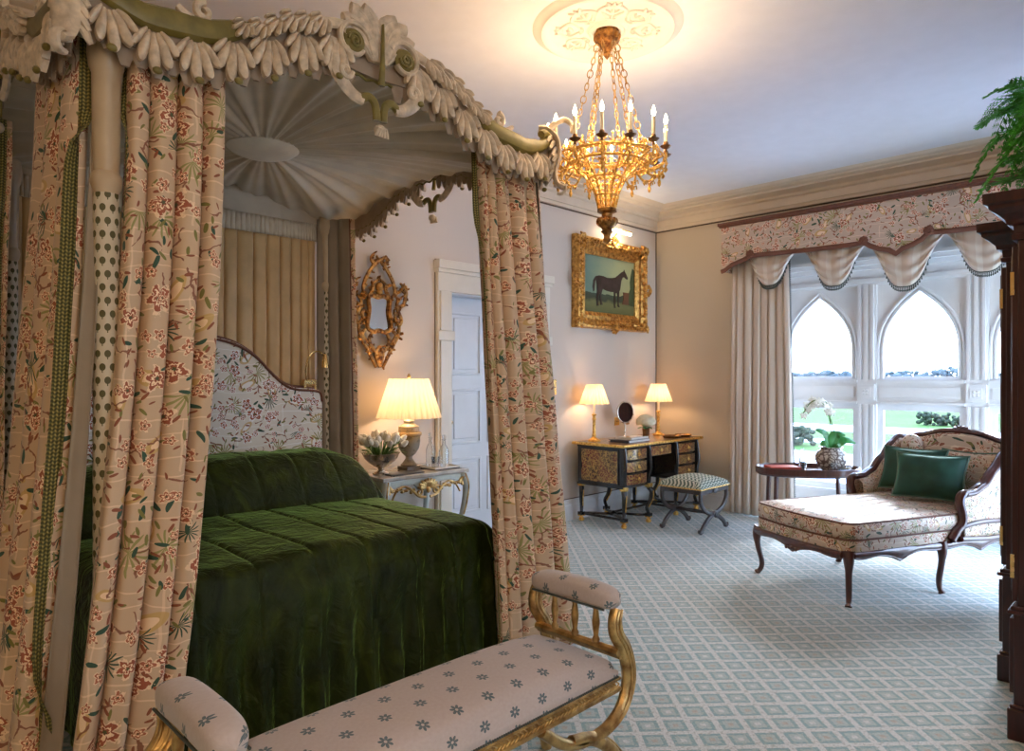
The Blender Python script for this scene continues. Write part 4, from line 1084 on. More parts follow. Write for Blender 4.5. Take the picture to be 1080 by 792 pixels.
for x, y, sx_, sy_ in ((nx0 + .02, ny0, -1, -1), (nx1 - .02, ny0, 1, -1), (nx0 + .03, ny1 - .03, -1, 1), (nx1 - .03, ny1 - .03, 1, 1)):
    g = G(); p = catmull([(x, y, nz - .03), (x + sx_ * .022, y + sy_ * .02, nz - .12), (x + sx_ * .012, y + sy_ * .012, nz - .25), (x - sx_ * .02, y - sy_ * .01, nz - .42), (x - sx_ * .02, y - sy_ * .01, nz - .56), (x + sx_ * .015, y + sy_ * .012, .03), (x + sx_ * .03, y + sy_ * .02, 0)], 6)
    g.sweep(p, lambda t: .034 - .020 * min(1, t * 1.5) + (.008 if t > .93 else 0), lambda t: .034 - .020 * min(1, t * 1.5) + (.008 if t > .93 else 0), n=10); lg = g.build('leg', MT['pale_blue'], cn)
    if sy_ < 0:
        g = G()
        g.sweep([q + V((0, -.026 + .012 * (i / len(p)), 0)) for i, q in enumerate(p[:16])], lambda t: .010 * (1 - .6 * t), .008, n=8)
        for k in range(4): finger(g, (x, y - .028, nz - .05), (k - 1.5) * .5, .07, .016, .01)
        g.build('gilt_foliage', MT['gilt'], lg)
g = G(); cx = (nx0 + nx1) / 2; yy = ny0 - .022
for k in range(9):
    a = (k - 4) * .34
    g.sweep([(cx + math.sin(a) * .012, yy, nz - .10 + math.cos(a) * .01), (cx + math.sin(a) * .055, yy - .014, nz - .105 + math.cos(a) * .045), (cx + math.sin(a) * .092, yy - .004, nz - .105 + math.cos(a) * .070)], [.007, .016, .008], .009, nrm=(0, 1, 0), n=7)
g.ball((cx, yy - .008, nz - .115), (.018, .012, .022))
for sg in (-1, 1):
    g.sweep(spiral((cx + sg * .075, nz - .125), .03, 1.1, PI / 2, sg, y=yy), .008, n=7)
    g.sweep(catmull([(cx + sg * .02, yy, nz - .165), (cx + sg * .08, yy, nz - .15), (cx + sg * .14, yy + .005, nz - .10), (cx + sg * .20, yy + .01, nz - .075), (cx + sg * .26, yy + .008, nz - .10), (cx + sg * .30, yy + .005, nz - .16)], 6), lambda t: .011 * (1 - .5 * t), .009, nrm=(0, 1, 0), n=7)
    for k in range(5): finger(g, (cx + sg * (.11 + .035 * k), yy + .002, nz - .10 + .012 * (k % 2)), sg * (.9 + .2 * k), .04, .013, .006)
g.build('gilt_cartouche', MT['gilt'], cn)

# ================================================================= lamps
def lampshade(g, c, r0, r1, h, n, dep):
    n = int(n * .7); dep *= 2
    """gathered conical shade: r0 bottom, r1 top"""
    N_ = n * 4; vs = []; fs = []
    K = 6
    for j in range(K + 1):
        t = j / K; r = lerp(r0, r1, t)
        for i in range(N_):
            a = 2 * PI * i / N_; rr = r * (1 + dep * (1 if (i // 2) % 2 else -1) * (.4 + .6 * (1 - t)))
            vs.append((c[0] + rr * math.cos(a), c[1] + rr * math.sin(a), c[2] + h * t))
    for j in range(K):
        for i in range(N_):
            l = (i + 1) % N_; fs.append((j * N_ + i, j * N_ + l, (j + 1) * N_ + l, (j + 1) * N_ + i))
    g.add(vs, fs)
tl = empty('table_lamp', (3.03, 4.10, nz), 'large urn table lamp with wide pleated cream shade on the console', 'lamp')
lx, ly, lz = 3.03, 4.10, nz + .001
g = G(); g.bb(lx - .06, lx + .06, ly - .06, ly + .06, lz, lz + .025)
g.lathe([(.058, .025), (.062, .035), (.046, .05), (.026, .08), (.026, .095), (.052, .12), (.074, .155), (.082, .20), (.083, .245), (.094, .25), (.094, .268), (.078, .275), (.076, .315), (.05, .33), (.036, .34), (.042, .355), (.022, .37)], 28, (lx, ly, lz)); g.build('lamp_base', MT['urn'], tl, bevel=.002)
g = G(); lampshade(g, (lx, ly, 1.105), .235, .145, .285, 44, .012); sh = g.build('lamp_shade', MT['pleated_shade'], tl, ang=25)
g = G(); g.lathe([(.006, .33), (.006, .665), (.012, .67), (.014, .685), (.006, .70), (0, .705)], 12, (lx, ly, lz)); g.sweep([(lx - .145, ly, 1.388), (lx + .145, ly, 1.388)], .003); g.sweep([(lx, ly - .145, 1.388), (lx, ly + .145, 1.388)], .003); g.build('lamp_stem', MT['brass'], tl)
g = G(); g.lathe([(.012, 0), (.02, .02), (.030, .05), (.028, .075), (.0, .095)], 14, (lx + .03, ly, 1.15)); g.build('bulb', MT['wax'], tl)
lamp('bedside_lamp_light', 'POINT', (lx, ly, 1.24), 7.5, WARM, .04)
def desk_lamp(x, y, z, label, sc_=1.):
    t = empty('candlestick_lamp', (x, y, z), label, 'lamp', group=None)
    g = G(); g.lathe([(.062, 0), (.062, .012), (.045, .02), (.03, .03), (.018, .045), (.022, .06), (.016, .075), (.015, .20), (.022, .215), (.016, .235), (.020, .25), (.028, .262), (.012, .268)], 22, (x, y, z + .001)); g.build('candlestick', MT['ormolu'], t)
    g = G(); g.lathe([(.010, .268), (.010, .36)], 12, (x, y, z + .001)); g.build('candle_sleeve', MT['wax'], t)
    g = G(); lampshade(g, (x, y, z + .365), .145, .078, .19, 34, .015); g.build('lamp_shade', MT['small_shade'], t, ang=25)
    lamp('desk_lamp_light', 'POINT', (x, y, z + .43), 3.6, WARM, .03)
dz = .775
desk_lamp(5.33, 4.19, dz, 'candlestick lamp with cream shade on the left end of the desk')
desk_lamp(6.37, 4.13, dz, 'candlestick lamp with cream shade near the room corner, right of the round mirror')

# ================================================================= bowl of tulips
bw = empty('tulip_bowl', (2.75, 4.05, nz), 'silver footed bowl of white tulips on the console table', 'flowers')
bx, by = 2.75, 4.05
g = G(); g.lathe([(.055, .001), (.055, .008), (.03, .016), (.018, .03), (.022, .04), (.05, .055), (.085, .08), (.115, .11), (.128, .14), (.134, .146), (.122, .146), (.108, .115), (.08, .085), (0, .07)], 32, (bx, by, nz), lobe=0, cap=False); g.build('bowl', MT['silver'], bw)
rs = random.Random(3); gs = G()
pos = []
for i in range(44):
    a = rs.uniform(0, 2 * PI); r = .145 * math.sqrt(rs.random()); tilt = r / .145 * .85
    h = .075 + .03 * rs.random() - r * .25; base = V((bx + .05 * math.cos(a) * r / .13, by + .05 * math.sin(a) * r / .13, nz + .13))
    hd = V((bx + r * 1.0 * math.cos(a), by + r * 1.05 * math.sin(a), nz + .155 + h))
    gs.sweep([base, (base + hd) / 2 + V((0, 0, .015)), hd], .003, n=5)
    M_ = T(*hd) @ RZ(a) @ RY(tilt * 1.1) @ Matrix.Scale(1.35, 4); gp = G()
    for k in range(5):
        b = k * 2 * PI / 5
        gp.sweep([(0, 0, 0), (.012 * math.cos(b), .012 * math.sin(b), .012), (.011 * math.cos(b), .011 * math.sin(b), .03), (.003 * math.cos(b), .003 * math.sin(b), .043)], [.004, .011, .009, .002], .003, nrm=(math.cos(b), math.sin(b), .1), n=6, m=M_)
    gp.build('tulip', MT['petal_white'], bw)
for i in range(34):
    a = rs.uniform(0, 2 * PI); L = rs.uniform(.08, .15); t_ = rs.uniform(.5, 1.35)
    p0 = V((bx + .06 * math.cos(a), by + .06 * math.sin(a), nz + .135))
    d = V((math.cos(a) * math.sin(t_), math.sin(a) * math.sin(t_), math.cos(t_)))
    p1 = p0 + d * L * .55; p2 = p0 + d * L + V((0, 0, -.03 * rs.random()))
    gs.sweep([p0, p1, p2], [.006, .012, .002], .0015, nrm=(0, 0, 1), n=6)
gs.build('tulip_leaves', MT['stem_green'], bw)
# small dark coaster below the bowl, tray, carafes
g = G(); g.bb(2.72, 3.00, 3.875, 3.955, nz + .0005, nz + .009); o = g.build('notebook', MT['black'], bevel=.002); tag(o, 'slim dark notebook lying in front of the tulip bowl', 'notebook')
tr = empty('tray', (3.24, 4.03, nz), 'small lacquered tray under the water carafes on the console', 'tray')
g = G(); g.bb(3.115, 3.35, 3.90, 4.14, nz + .001, nz + .008); g.build('tray_base', MT['black'], tr, bevel=.002)
g = G()
for a, b, c, d in ((3.115, 3.35, 3.90, 3.908), (3.115, 3.35, 4.132, 4.14), (3.115, 3.123, 3.90, 4.14), (3.342, 3.35, 3.90, 4.14)): g.bb(a, b, c, d, nz + .008, nz + .020)
g.bb(3.13, 3.33, 3.92, 4.12, nz + .0085, nz + .0105); g.build('tray_rim', MT['paper'], tr, bevel=.001)
def carafe(x, y, z, h, r, label, name='carafe', n=20):
    t = empty(name, (x, y, z), label, 'carafe' if name == 'carafe' else 'glass')
    g = G(); s_ = h
    g.lathe([(r * .9, 0), (r, .01), (r, s_ * .48), (r * .75, s_ * .60), (r * .38, s_ * .68), (r * .34, s_ * .82), (r * .5, s_ * .86), (r * .42, s_ * .86), (r * .28, s_ * .80), (r * .30, s_ * .68), (r * .68, s_ * .58), (r * .88, s_ * .46), (r * .88, .02), (0, .018)], n, (x, y, z + .001), cap=False)
    g.build('bottle', MT['glass'], t)
    g = G(); g.lathe([(r * .24, s_ * .80), (r * .28, s_ * .87), (r * .42, s_ * .90), (r * .42, s_ * .97), (r * .2, s_)], n, (x, y, z + .001)); g.build('stopper', MT['glass'], t)
carafe(3.205, 4.07, nz + .011, .25, .034, 'taller stoppered glass carafe at the back of the console tray')
carafe(3.27, 3.99, nz + .011, .235, .036, 'stoppered glass carafe on the console tray, nearer the door')
def tumbler(x, y, z, r, h, label, grp=None):
    g = G(); g.lathe([(0, 0), (r * .8, 0), (r, h), (r * .92, h), (r * .72, .008), (0, .008)], 18, (x, y, z + .0005), cap=False)
    return tag(g.build('tumbler', MT['glass']), label, 'glass', grp)
tumbler(3.155, 3.95, nz + .011, .03, .085, 'upturned glass tumbler left of the carafes on the console tray')

# ================================================================= carved mirror
mi = empty('carved_mirror', (2.92, DA - .04, 1.86), 'gilt rococo mirror with pierced carved frame on the wall above the console', 'mirror')
mx, mz, my = 2.925, 1.875, DA - .045
def mp(px, py):   # offsets in metres about the mirror centre
    return (mx + px, my, mz + py)
g = G(); g.strip([(mx - .10, mz + .105), (mx - .05, mz + .14), (mx + .05, mz + .14), (mx + .10, mz + .105)], [(mx - .105, mz - .12), (mx - .05, mz - .14), (mx + .05, mz - .14), (mx + .105, mz - .12)], DA - .035, DA - .028); g.build('looking_glass', MT['mirror'], mi, smooth_=False)
g = G(); inner = catmull([mp(-.095, .11), mp(-.05, .135), mp(0, .125), mp(.05, .135), mp(.095, .11), mp(.088, .02), mp(.105, -.10), mp(.05, -.135), mp(0, -.125), mp(-.05, -.135), mp(-.105, -.10), mp(-.088, .02)], 5, closed=True)
g.sweep(inner, .017, .016, nrm=(0, 1, 0), closed=True)
rs = random.Random(5)
for sg in (-1, 1):
    segs = [[(.03, -.40), (.08, -.31), (.13, -.22), (.17, -.15), (.175, -.08), (.13, -.03)],
            [(.175, -.09), (.20, -.04), (.17, .03), (.16, .09), (.20, .13)],
            [(.16, .06), (.215, .08), (.24, .15), (.215, .22), (.19, .245)],
            [(.225, .12), (.245, .17), (.225, .235)],
            [(.11, .13), (.14, .17), (.12, .25), (.07, .33), (.03, .37), (-.02, .42)],
            [(.10, .12), (.06, .17), (.05, .22), (.0, .26)],
            [(.0, -.40), (.03, -.30), (.0, -.24)], [(.06, -.14), (.09, -.2), (.05, -.27), (.0, -.30)],
            [(.12, -.12), (.15, -.16), (.10, -.22)], [(.13, .02), (.15, .0), (.14, -.05)], [(.04, .36), (.07, .40), (.055, .44)]]
    for s_ in segs:
        g.sweep(catmull([mp(sg * a, b) for a, b in s_], 5), lambda t: .014 * math.sin(PI * min(.9, .2 + .7 * t)) + .003, .012, nrm=(0, 1, 0), n=8)
        cc_ = catmull([mp(sg * a, b) for a, b in s_], 4)
        for q_ in cc_[1::2]: finger(g, (q_.x, q_.y - .006, q_.z), rs.uniform(0, 6.28), rs.uniform(.02, .038), .007, -.012, th=.007)
    for (a, b, s2) in ((.16, -.15, .03), (.20, .20, .028), (.14, .15, .03), (.09, -.25, .028), (.19, .06, .026), (.06, .20, .026), (.13, -.05, .02)):
        for k in range(3):
            an = rs.uniform(-1, 1) + sg * 1.2
            finger(g, (mx + sg * a, my, mz + b), an + k * .5, s2 * 1.7, s2 * .35, -.015, th=.009)
        g.ball(mp(sg * a, b), (s2 * .5, .02, s2 * .5), n=8, k=6)
g.sweep(catmull([mp(-.06, .35), mp(0, .40), mp(.06, .43)], 4), .014, .012, nrm=(0, 1, 0)); g.ball(mp(0, .20), (.035, .025, .04)); g.ball(mp(0, -.33), (.03, .02, .05)); g.ball(mp(0, .16), (.03, .02, .02))
for p in inner[::3]: g.ball((p.x, p.y - .012, p.z), (.010, .010, .010), n=7, k=5)
g.build('carved_frame', MT['gilt_dark'], mi)

# ================================================================= horse picture
px0, px1, pz0, pz1 = 5.20, 6.40, 1.895, 2.815
pc = empty('framed_painting', ((px0 + px1) / 2, DA, pz0), 'painting of a dark horse in a broad carved gilt frame above the desk', 'painting')
# frame section swept round the rectangle
def rect_frame(g, x0, x1, z0, z1, prof, y):
    """prof = list of (inset from the outer edge, projection from the wall)"""
    vs = []; n = len(prof)
    for (cx_, cz_, sx_, sz_) in ((x0, z0, 1, 1), (x1, z0, -1, 1), (x1, z1, -1, -1), (x0, z1, 1, -1)):
        for (i, d) in prof: vs.append((cx_ + sx_ * i, y - d, cz_ + sz_ * i))
    fs = []
    for k in range(4):
        for i in range(n): fs.append((k * n + i, k * n + (i + 1) % n, ((k + 1) % 4) * n + (i + 1) % n, ((k + 1) % 4) * n + i))
    g.add(vs, fs)
g = G(); rect_frame(g, px0, px1, pz0, pz1, [(0, 0), (0, .06), (.01, .085), (.03, .09), (.05, .075), (.09, .055), (.13, .06), (.145, .05), (.17, .035), (.175, .01), (.175, 0)], DA)
rs = random.Random(9)
def orn(x, z, a, s_):
    for k in range(-1, 2):
        aa = a + k * .8
        g.sweep([(x, DA - .075, z), (x + math.cos(aa) * s_ * .6, DA - .095, z + math.sin(aa) * s_ * .6), (x + math.cos(aa) * s_, DA - .075, z + math.sin(aa) * s_)], [s_ * .16, s_ * .26, s_ * .1], .012, nrm=(0, 1, 0), n=6)
for i in range(26):
    t = (i + .5) / 26; x = lerp(px0 + .05, px1 - .05, t)
    for z in (pz0 + .055, pz1 - .055): orn(x, z, rs.uniform(0, 6.28), .038)
for i in range(19):
    t = (i + .5) / 19; z = lerp(pz0 + .06, pz1 - .06, t)
    for x in (px0 + .055, px1 - .055): orn(x, z, rs.uniform(0, 6.28), .038)
for x, sx_ in ((px0, 1), (px1, -1)):
    for z, sz_ in ((pz0, 1), (pz1, -1)):
        for k in range(6): orn(x + sx_ * (.03 + .03 * (k % 3)), z + sz_ * (.03 + .045 * (k // 3)), k, .05)
for x, z in (((px0 + px1) / 2, pz1), ((px0 + px1) / 2, pz0), (px0, (pz0 + pz1) / 2), (px1, (pz0 + pz1) / 2)):
    for k in range(5): orn(x + .03 * math.cos(k * 1.25) * (1 if 1 else 0), z + .02 * math.sin(k * 1.25) - (.02 if z > 2.5 else -.02 if z < 2 else 0), k * 1.25, .045)
g.build('gilt_frame', MT['frame_gilt'], pc, ang=30)
g = G(); cx0, cx1, cz0, cz1 = px0 + .165, px1 - .165, pz0 + .165, pz1 - .165
g.grid(lambda u, v: (lerp(cx0, cx1, u), DA - .022, lerp(cz0, cz1, v)), 2, 2, lambda u, v: (u, v)); cvs = g.build('canvas', MT['canvas'], pc)
# horse silhouette, thin paint on the canvas (normalised coordinates inside the canvas)
H = [(.17, .36), (.155, .45), (.17, .56), (.21, .63), (.28, .655), (.36, .655), (.44, .635), (.53, .645), (.60, .665), (.66, .72), (.72, .775), (.765, .80), (.775, .835), (.79, .80), (.82, .76), (.855, .69), (.85, .665), (.82, .665), (.785, .695), (.75, .69), (.72, .62), (.71, .55), (.70, .48), (.68, .42), (.675, .30), (.665, .20), (.69, .145), (.66, .14), (.645, .16), (.645, .30), (.63, .39), (.60, .38), (.605, .26), (.59, .17), (.61, .12), (.575, .12), (.57, .18), (.57, .30), (.565, .40), (.50, .395), (.42, .405), (.35, .43), (.33, .36), (.32, .28), (.335, .19), (.35, .15), (.31, .145), (.305, .19), (.29, .28), (.295, .35), (.27, .31), (.255, .22), (.26, .16), (.275, .125), (.235, .12), (.23, .17), (.225, .28), (.24, .38), (.235, .48), (.22, .57), (.205, .55), (.195, .45), (.19, .38)]
def flat(name, poly, mat, parent, y, zsc=1.):
    me_pts = [(lerp(cx0, cx1, a), lerp(cz0, cz1, b)) for a, b in poly]
    bmv = G(); import mathutils
    from mathutils.geometry import tessellate_polygon
    tri = tessellate_polygon([[V((a, 0, b)) for a, b in me_pts]])
    n = len(me_pts); vs = [(a, y, b) for a, b in me_pts] + [(a, y + .0025, b) for a, b in me_pts]
    fs = [tuple(t) for t in tri] + [tuple(q + n for q in reversed(t)) for t in tri] + [(i, (i + 1) % n, n + (i + 1) % n, n + i) for i in range(n)]
    bmv.add(vs, fs); return bmv.build(name, mat, parent, smooth_=False)
MT['horse'] = plain('horse_paint', (.035, .022, .02), .35, var=.5, scale=12, bump=0)
MT['paint_brown'] = plain('brown_paint', (.12, .05, .025), .4, bump=0)
MT['paint_tree'] = plain('tree_paint', (.05, .075, .03), .5, bump=0)
flat('painted_horse', H, MT['horse'], cvs, DA - .026)
flat('painted_tub', [(.74, .20), (.88, .20), (.87, .31), (.885, .42), (.755, .42), (.765, .31)], MT['paint_brown'], cvs, DA - .0255)
flat('painted_foliage', [(.86, .20), (.99, .18), (.99, .85), (.95, .88), (.92, .75), (.90, .62), (.91, .5), (.87, .40)], MT['paint_tree'], cvs, DA - .025)
# picture light
pl_ = empty('picture_light', (5.85, DA, 2.86), 'lit brass picture light above the horse painting', 'picture light')
g = G(); g.sweep(catmull([(5.85, DA - .02, 2.85), (5.85, DA - .07, 2.90), (5.85, DA - .13, 2.915)], 5), .008); g.sweep([(5.70, DA - .13, 2.925), (6.0, DA - .13, 2.925)], .026, .012, nrm=(0, 0, 1)); g.build('bracket', MT['brass'], pl_)
g = G(); g.sweep([(5.70, DA - .135, 2.905), (6.0, DA - .135, 2.905)], .016, n=12); g.build('tube', MT['tube'], pl_)
lamp('picture_lamp_light', 'POINT', (5.85, DA - .15, 2.865), 5, (1, .76, .5), .04)

# ================================================================= chandelier
chx, chy = 2.96, 2.24
ch = empty('chandelier', (chx, chy, 2.16), 'gilt gothic chandelier of candle lights hanging on chains from the ceiling rose', 'chandelier')
g = G(); g.lathe([(.02, 3.262), (.055, 3.262), (.066, 3.24), (.066, 3.21), (.058, 3.19), (.045, 3.18), (.03, 3.165), (.018, 3.14), (.022, 3.13), (.0, 3.10)], 18, (chx, chy, 0), lobe=9, depth=.06)
for k in range(12):
    a = k * PI / 6; g.ball((chx + .062 * math.cos(a), chy + .062 * math.sin(a), 3.22), (.012, .012, .02), n=7, k=5)
g.build('ceiling_hub', MT['gilt_dark'], ch)
rcrown = .20; zc = 2.56
for k in range(6):
    a = k * PI / 3 + .25; c_, s_ = math.cos(a), math.sin(a)
    p0 = V((chx + .05 * c_, chy + .05 * s_, 3.185)); p1 = V((chx + rcrown * c_, chy + rcrown * s_, zc + .04)); d = p1 - p0; g = G(); n_ = 17
    for i in range(n_):
        t0 = p0 + d * (i / n_); t1 = p0 + d * ((i + 1.25) / n_); mid_ = (t0 + t1) / 2; L = (t1 - t0).length / 2
        ax = d.normalized(); side_ = V((-s_, c_, 0)) if i % 2 else ax.cross(V((-s_, c_, 0)))
        w_ = .010 if i % 4 else .015
        g.sweep([mid_ + ax * (L * math.cos(q * PI / 6)) + side_ * (w_ * math.sin(q * PI / 6)) for q in range(12)], .0028, n=5, closed=True)
    g.build('chain', MT['gilt'], ch)
g = G()
for (r, z, t_) in ((.205, zc + .03, .009), (.215, zc - .03, .008), (.16, zc + .035, .005), (.30, zc - .005, .005)):
    g.sweep([(chx + r * math.cos(i * PI / 24), chy + r * math.sin(i * PI / 24), z) for i in range(48)], t_, n=6, closed=True)
for k in range(24):
    a = k * PI / 12; c_, s_ = math.cos(a), math.sin(a)
    # cresting of little fleurons and pierced tracery
    r = .208; g.sweep([(chx + r * c_, chy + r * s_, zc + .03), (chx + r * c_, chy + r * s_, zc + .075)], [.004, .002], n=5)
    g.ball((chx + r * c_, chy + r * s_, zc + .08), (.007, .007, .010), n=6, k=5)
    for q in (-1, 1):
        b = a + q * .09; g.sweep([(chx + r * math.cos(a), chy + r * math.sin(a), zc + .03), (chx + (r + .012) * math.cos(b), chy + (r + .012) * math.sin(b), zc + .055)], .003, n=5)
        g.sweep(catmull([(chx + .212 * c_, chy + .212 * s_, zc - .03), (chx + .216 * math.cos(b), chy + .216 * math.sin(b), zc), (chx + .206 * math.cos(a), chy + .206 * math.sin(a), zc + .03)], 3), .0032, n=5)
g.build('crown_ring', MT['ormolu'], ch)
g = G()
for k in range(12):
    a = k * PI / 6; 
    def rp(z): return interp(z, [(2.30, .045), (2.38, .062), (2.46, .10), (2.53, .17), (2.56, .20)])
    zs = [2.30 + i * .026 for i in range(11)]
    g.sweep([(chx + rp(z) * math.cos(a), chy + rp(z) * math.sin(a), z) for z in zs], .006, n=6)
    for j, z in enumerate(zs[:-1]):
        b = a + PI / 12
        z2 = zs[j + 1]
        g.sweep([(chx + rp(z) * math.cos(a), chy + rp(z) * math.sin(a), z), (chx + rp((z + z2) / 2) * math.cos(b), chy + rp((z + z2) / 2) * math.sin(b), (z + z2) / 2 + .008), (chx + rp(z) * math.cos(a + PI / 6), chy + rp(z) * math.sin(a + PI / 6), z)], .003, n=5)
for z in (2.30, 2.37, 2.46): 
    r = interp(z, [(2.30, .045), (2.38, .062), (2.46, .10), (2.53, .17), (2.56, .20)]); g.sweep([(chx + r * math.cos(i * PI / 12), chy + r * math.sin(i * PI / 12), z) for i in range(24)], .006, n=6, closed=True)
g.build('pierced_basket', MT['ormolu'], ch)
g = G(); g.lathe([(.03, 2.31), (.052, 2.30), (.052, 2.285), (.03, 2.275), (.028, 2.26), (.045, 2.25), (.055, 2.235), (.05, 2.215), (.03, 2.20), (.026, 2.19), (.034, 2.18), (.02, 2.165), (.017, 2.15), (.022, 2.14), (.018, 2.125), (0, 2.115)], 20, (chx, chy, 0), cap=False)
for k in range(12):
    a = k * PI / 6; g.ball((chx + .048 * math.cos(a), chy + .048 * math.sin(a), 2.235), (.012, .012, .018), n=7, k=5)
g.build('finial', MT['gilt_dark'], ch)
for k in range(14):
    a = k * 2 * PI / 14 + .12; c_, s_ = math.cos(a), math.sin(a)
    def cp(r, z): return (chx + r * c_, chy + r * s_, z)
    g = G(); R_ = .315
    g.sweep(catmull([cp(.19, zc - .03), cp(.235, zc - .075), cp(.285, zc - .07), cp(.315, zc - .03), cp(R_, zc + .01)], 5), .0065, n=6)
    g.sweep(catmull([cp(.20, zc + .02), cp(.24, zc + .04), cp(.27, zc + .01), cp(.25, zc - .02), cp(.235, zc)], 4), .005, n=6)
    g.sweep(catmull([cp(.22, zc - .05), cp(.26, zc - .03), cp(.295, zc - .015)], 4), .005, n=6)
    for (r, z) in ((.24, zc - .09), (.285, zc - .085), (.26, zc + .03), (.225, zc - .01), (.30, zc - .05)):
        for q in range(3): 
            b = a + (q - 1) * .06; g.sweep([(chx + r * c_, chy + r * s_, z), (chx + (r + .012) * math.cos(b), chy + (r + .012) * math.sin(b), z + .012), (chx + (r + .02) * math.cos(b), chy + (r + .02) * math.sin(b), z - .006)], [.004, .008, .003], .004, n=5)
    g.lathe([(0, -.05), (.007, -.042), (.010, -.025), (.005, -.012), (.008, 0)], 8, cp(.28, zc - .09))
    arm = g.build('arm', MT['ormolu'], ch)
    g = G(); g.lathe([(.004, -.03), (.008, -.02), (.006, -.008), (.022, 0), (.030, .008), (.022, .010), (.012, .014), (.014, .022), (.010, .03)], 14, cp(R_, zc + .025)); g.build('drip_pan', MT['bronze'], arm)
    g = G(); g.lathe([(.0095, 0), (.0095, .095)], 10, cp(R_, zc + .05)); g.build('candle', MT['wax'], arm)
    g = G(); g.lathe([(.004, 0), (.010, .012), (.0115, .022), (.007, .038), (0, .058)], 10, cp(R_, zc + .146)); g.build('flame_bulb', MT['flame'], arm)
    if k % 2 == 0: lamp('chandelier_light', 'POINT', cp(R_ - .0, zc + .225), 3.0, WARM, .02)
lamp('chandelier_glow', 'POINT', (chx, chy, zc + .06), 3, WARM, .06)
# ================================================================= kneehole desk
dx0, dx1, dy0, dy1 = 5.20, 6.53, 3.76, 4.29
dk = empty('kneehole_desk', ((dx0 + dx1) / 2, (dy0 + dy1) / 2, 0), 'black and gilt marquetry kneehole desk against the wall in the corner', 'desk')
g = G(); g.bb(dx0 - .035, dx1 + .035, dy0 - .035, dy1 + .03, dz - .026, dz); g.build('desktop', MT['boulle'], dk, bevel=.004)
g = G(); rect = [(dx0 - .04, dy0 - .04), (dx1 + .04, dy0 - .04), (dx1 + .04, dy1 + .03), (dx0 - .04, dy1 + .03)]
g.sweep([(a, b, dz - .012) for a, b in rect], .011, .013, closed=True, nrm=(0, 0, 1), n=8)
for x0, x1 in ((dx0 - .04, dx1 + .04),): g.bb(x0, x1, dy0 - .042, dy0 - .036, dz - .024, dz - .002)
g.build('gilt_edge', MT['ormolu'], dk)
peds = ((dx0, 5.64), (6.09, dx1))
for (a, b) in peds:
    g = G(); g.bb(a, b, dy0, dy1, .375, dz - .03); g.bb(a - .012, b + .012, dy0 - .012, dy1, .365, .385); g.bb(a - .012, b + .012, dy0 - .012, dy1, dz - .045, dz - .03); pd = g.build('pedestal', MT['black_wood'], dk, bevel=.004)
    for i in range(3):
        z0 = .392 + i * .117; z1 = z0 + .102
        def bow(u, v, a=a, b=b, z0=z0, z1=z1): return (lerp(a + .055, b - .055, u), dy0 - .008 - .022 * math.sin(PI * u), lerp(z0, z1, v))
        g = G(); F = [bow(i_ / 10, 0) for i_ in range(11)]
        g.prism([(x, y) for x, y, z in F] + [(b - .055, dy0 + .01), (a + .055, dy0 + .01)], z0, z1, axis='z'); dr = g.build('drawer', MT['boulle'], dk, bevel=.003)
        g = G(); g.sweep([bow(t / 10, 0) for t in range(11)], .005, n=5); g.sweep([bow(t / 10, 1) for t in range(11)], .005, n=5)
        g.sweep([bow(0, 0), bow(0, 1)], .005, n=5); g.sweep([bow(1, 0), bow(1, 1)], .005, n=5); g.build('drawer_moulding', MT['black_wood'], dr)
        g = G(); c = bow(.5, .5); g.ball((c[0], c[1] - .006, c[2]), (.016, .006, .020)); g.ball((c[0], c[1] - .018, c[2] - .004), (.008, .010, .008)); g.build('escutcheon', MT['ormolu'], dr)
g = G(); g.bb(dx0 - .006, dx0 + .001, dy0 + .05, dy1 - .05, .41, dz - .065); g.build('side_panel', MT['boulle'], dk, smooth_=False)
g = G(); g.bb(dx1 - .001, dx1 + .006, dy0 + .05, dy1 - .05, .41, dz - .065); g.build('side_panel', MT['boulle'], dk, smooth_=False)
g = G()
for z0, z1 in ((.398, .41), (dz - .065, dz - .053)): g.bb(dx0 - .011, dx0, dy0 + .038, dy1 - .038, z0, z1)
for y0, y1 in ((dy0 + .038, dy0 + .05), (dy1 - .05, dy1 - .038)): g.bb(dx0 - .011, dx0, y0, y1, .398, dz - .053)
g.build('panel_moulding', MT['ormolu'] if 0 else MT['black_wood'], dk, bevel=.002)
# kneehole: frieze drawer and recessed cupboard
g = G(); g.bb(5.64, 6.09, dy0 + .02, dy1, dz - .15, dz - .03); g.bb(5.64, 6.09, dy0 + .26, dy1, .375, dz - .15); g.build('kneehole_carcase', MT['black_wood'], dk, bevel=.003)
g = G(); g.bb(5.68, 6.05, dy0 + .010, dy0 + .021, dz - .14, dz - .05); fd = g.build('frieze_drawer', MT['boulle'], dk, bevel=.002)
g = G(); g.ball((5.865, dy0 + .004, dz - .095), (.02, .008, .02)); g.build('escutcheon', MT['ormolu'], fd)
for x0, x1 in ((5.67, 5.86), (5.87, 6.06)):
    g = G(); g.bb(x0, x1, dy0 + .25, dy0 + .262, .40, dz - .17); cd = g.build('cupboard_door', MT['boulle'], dk, bevel=.002)
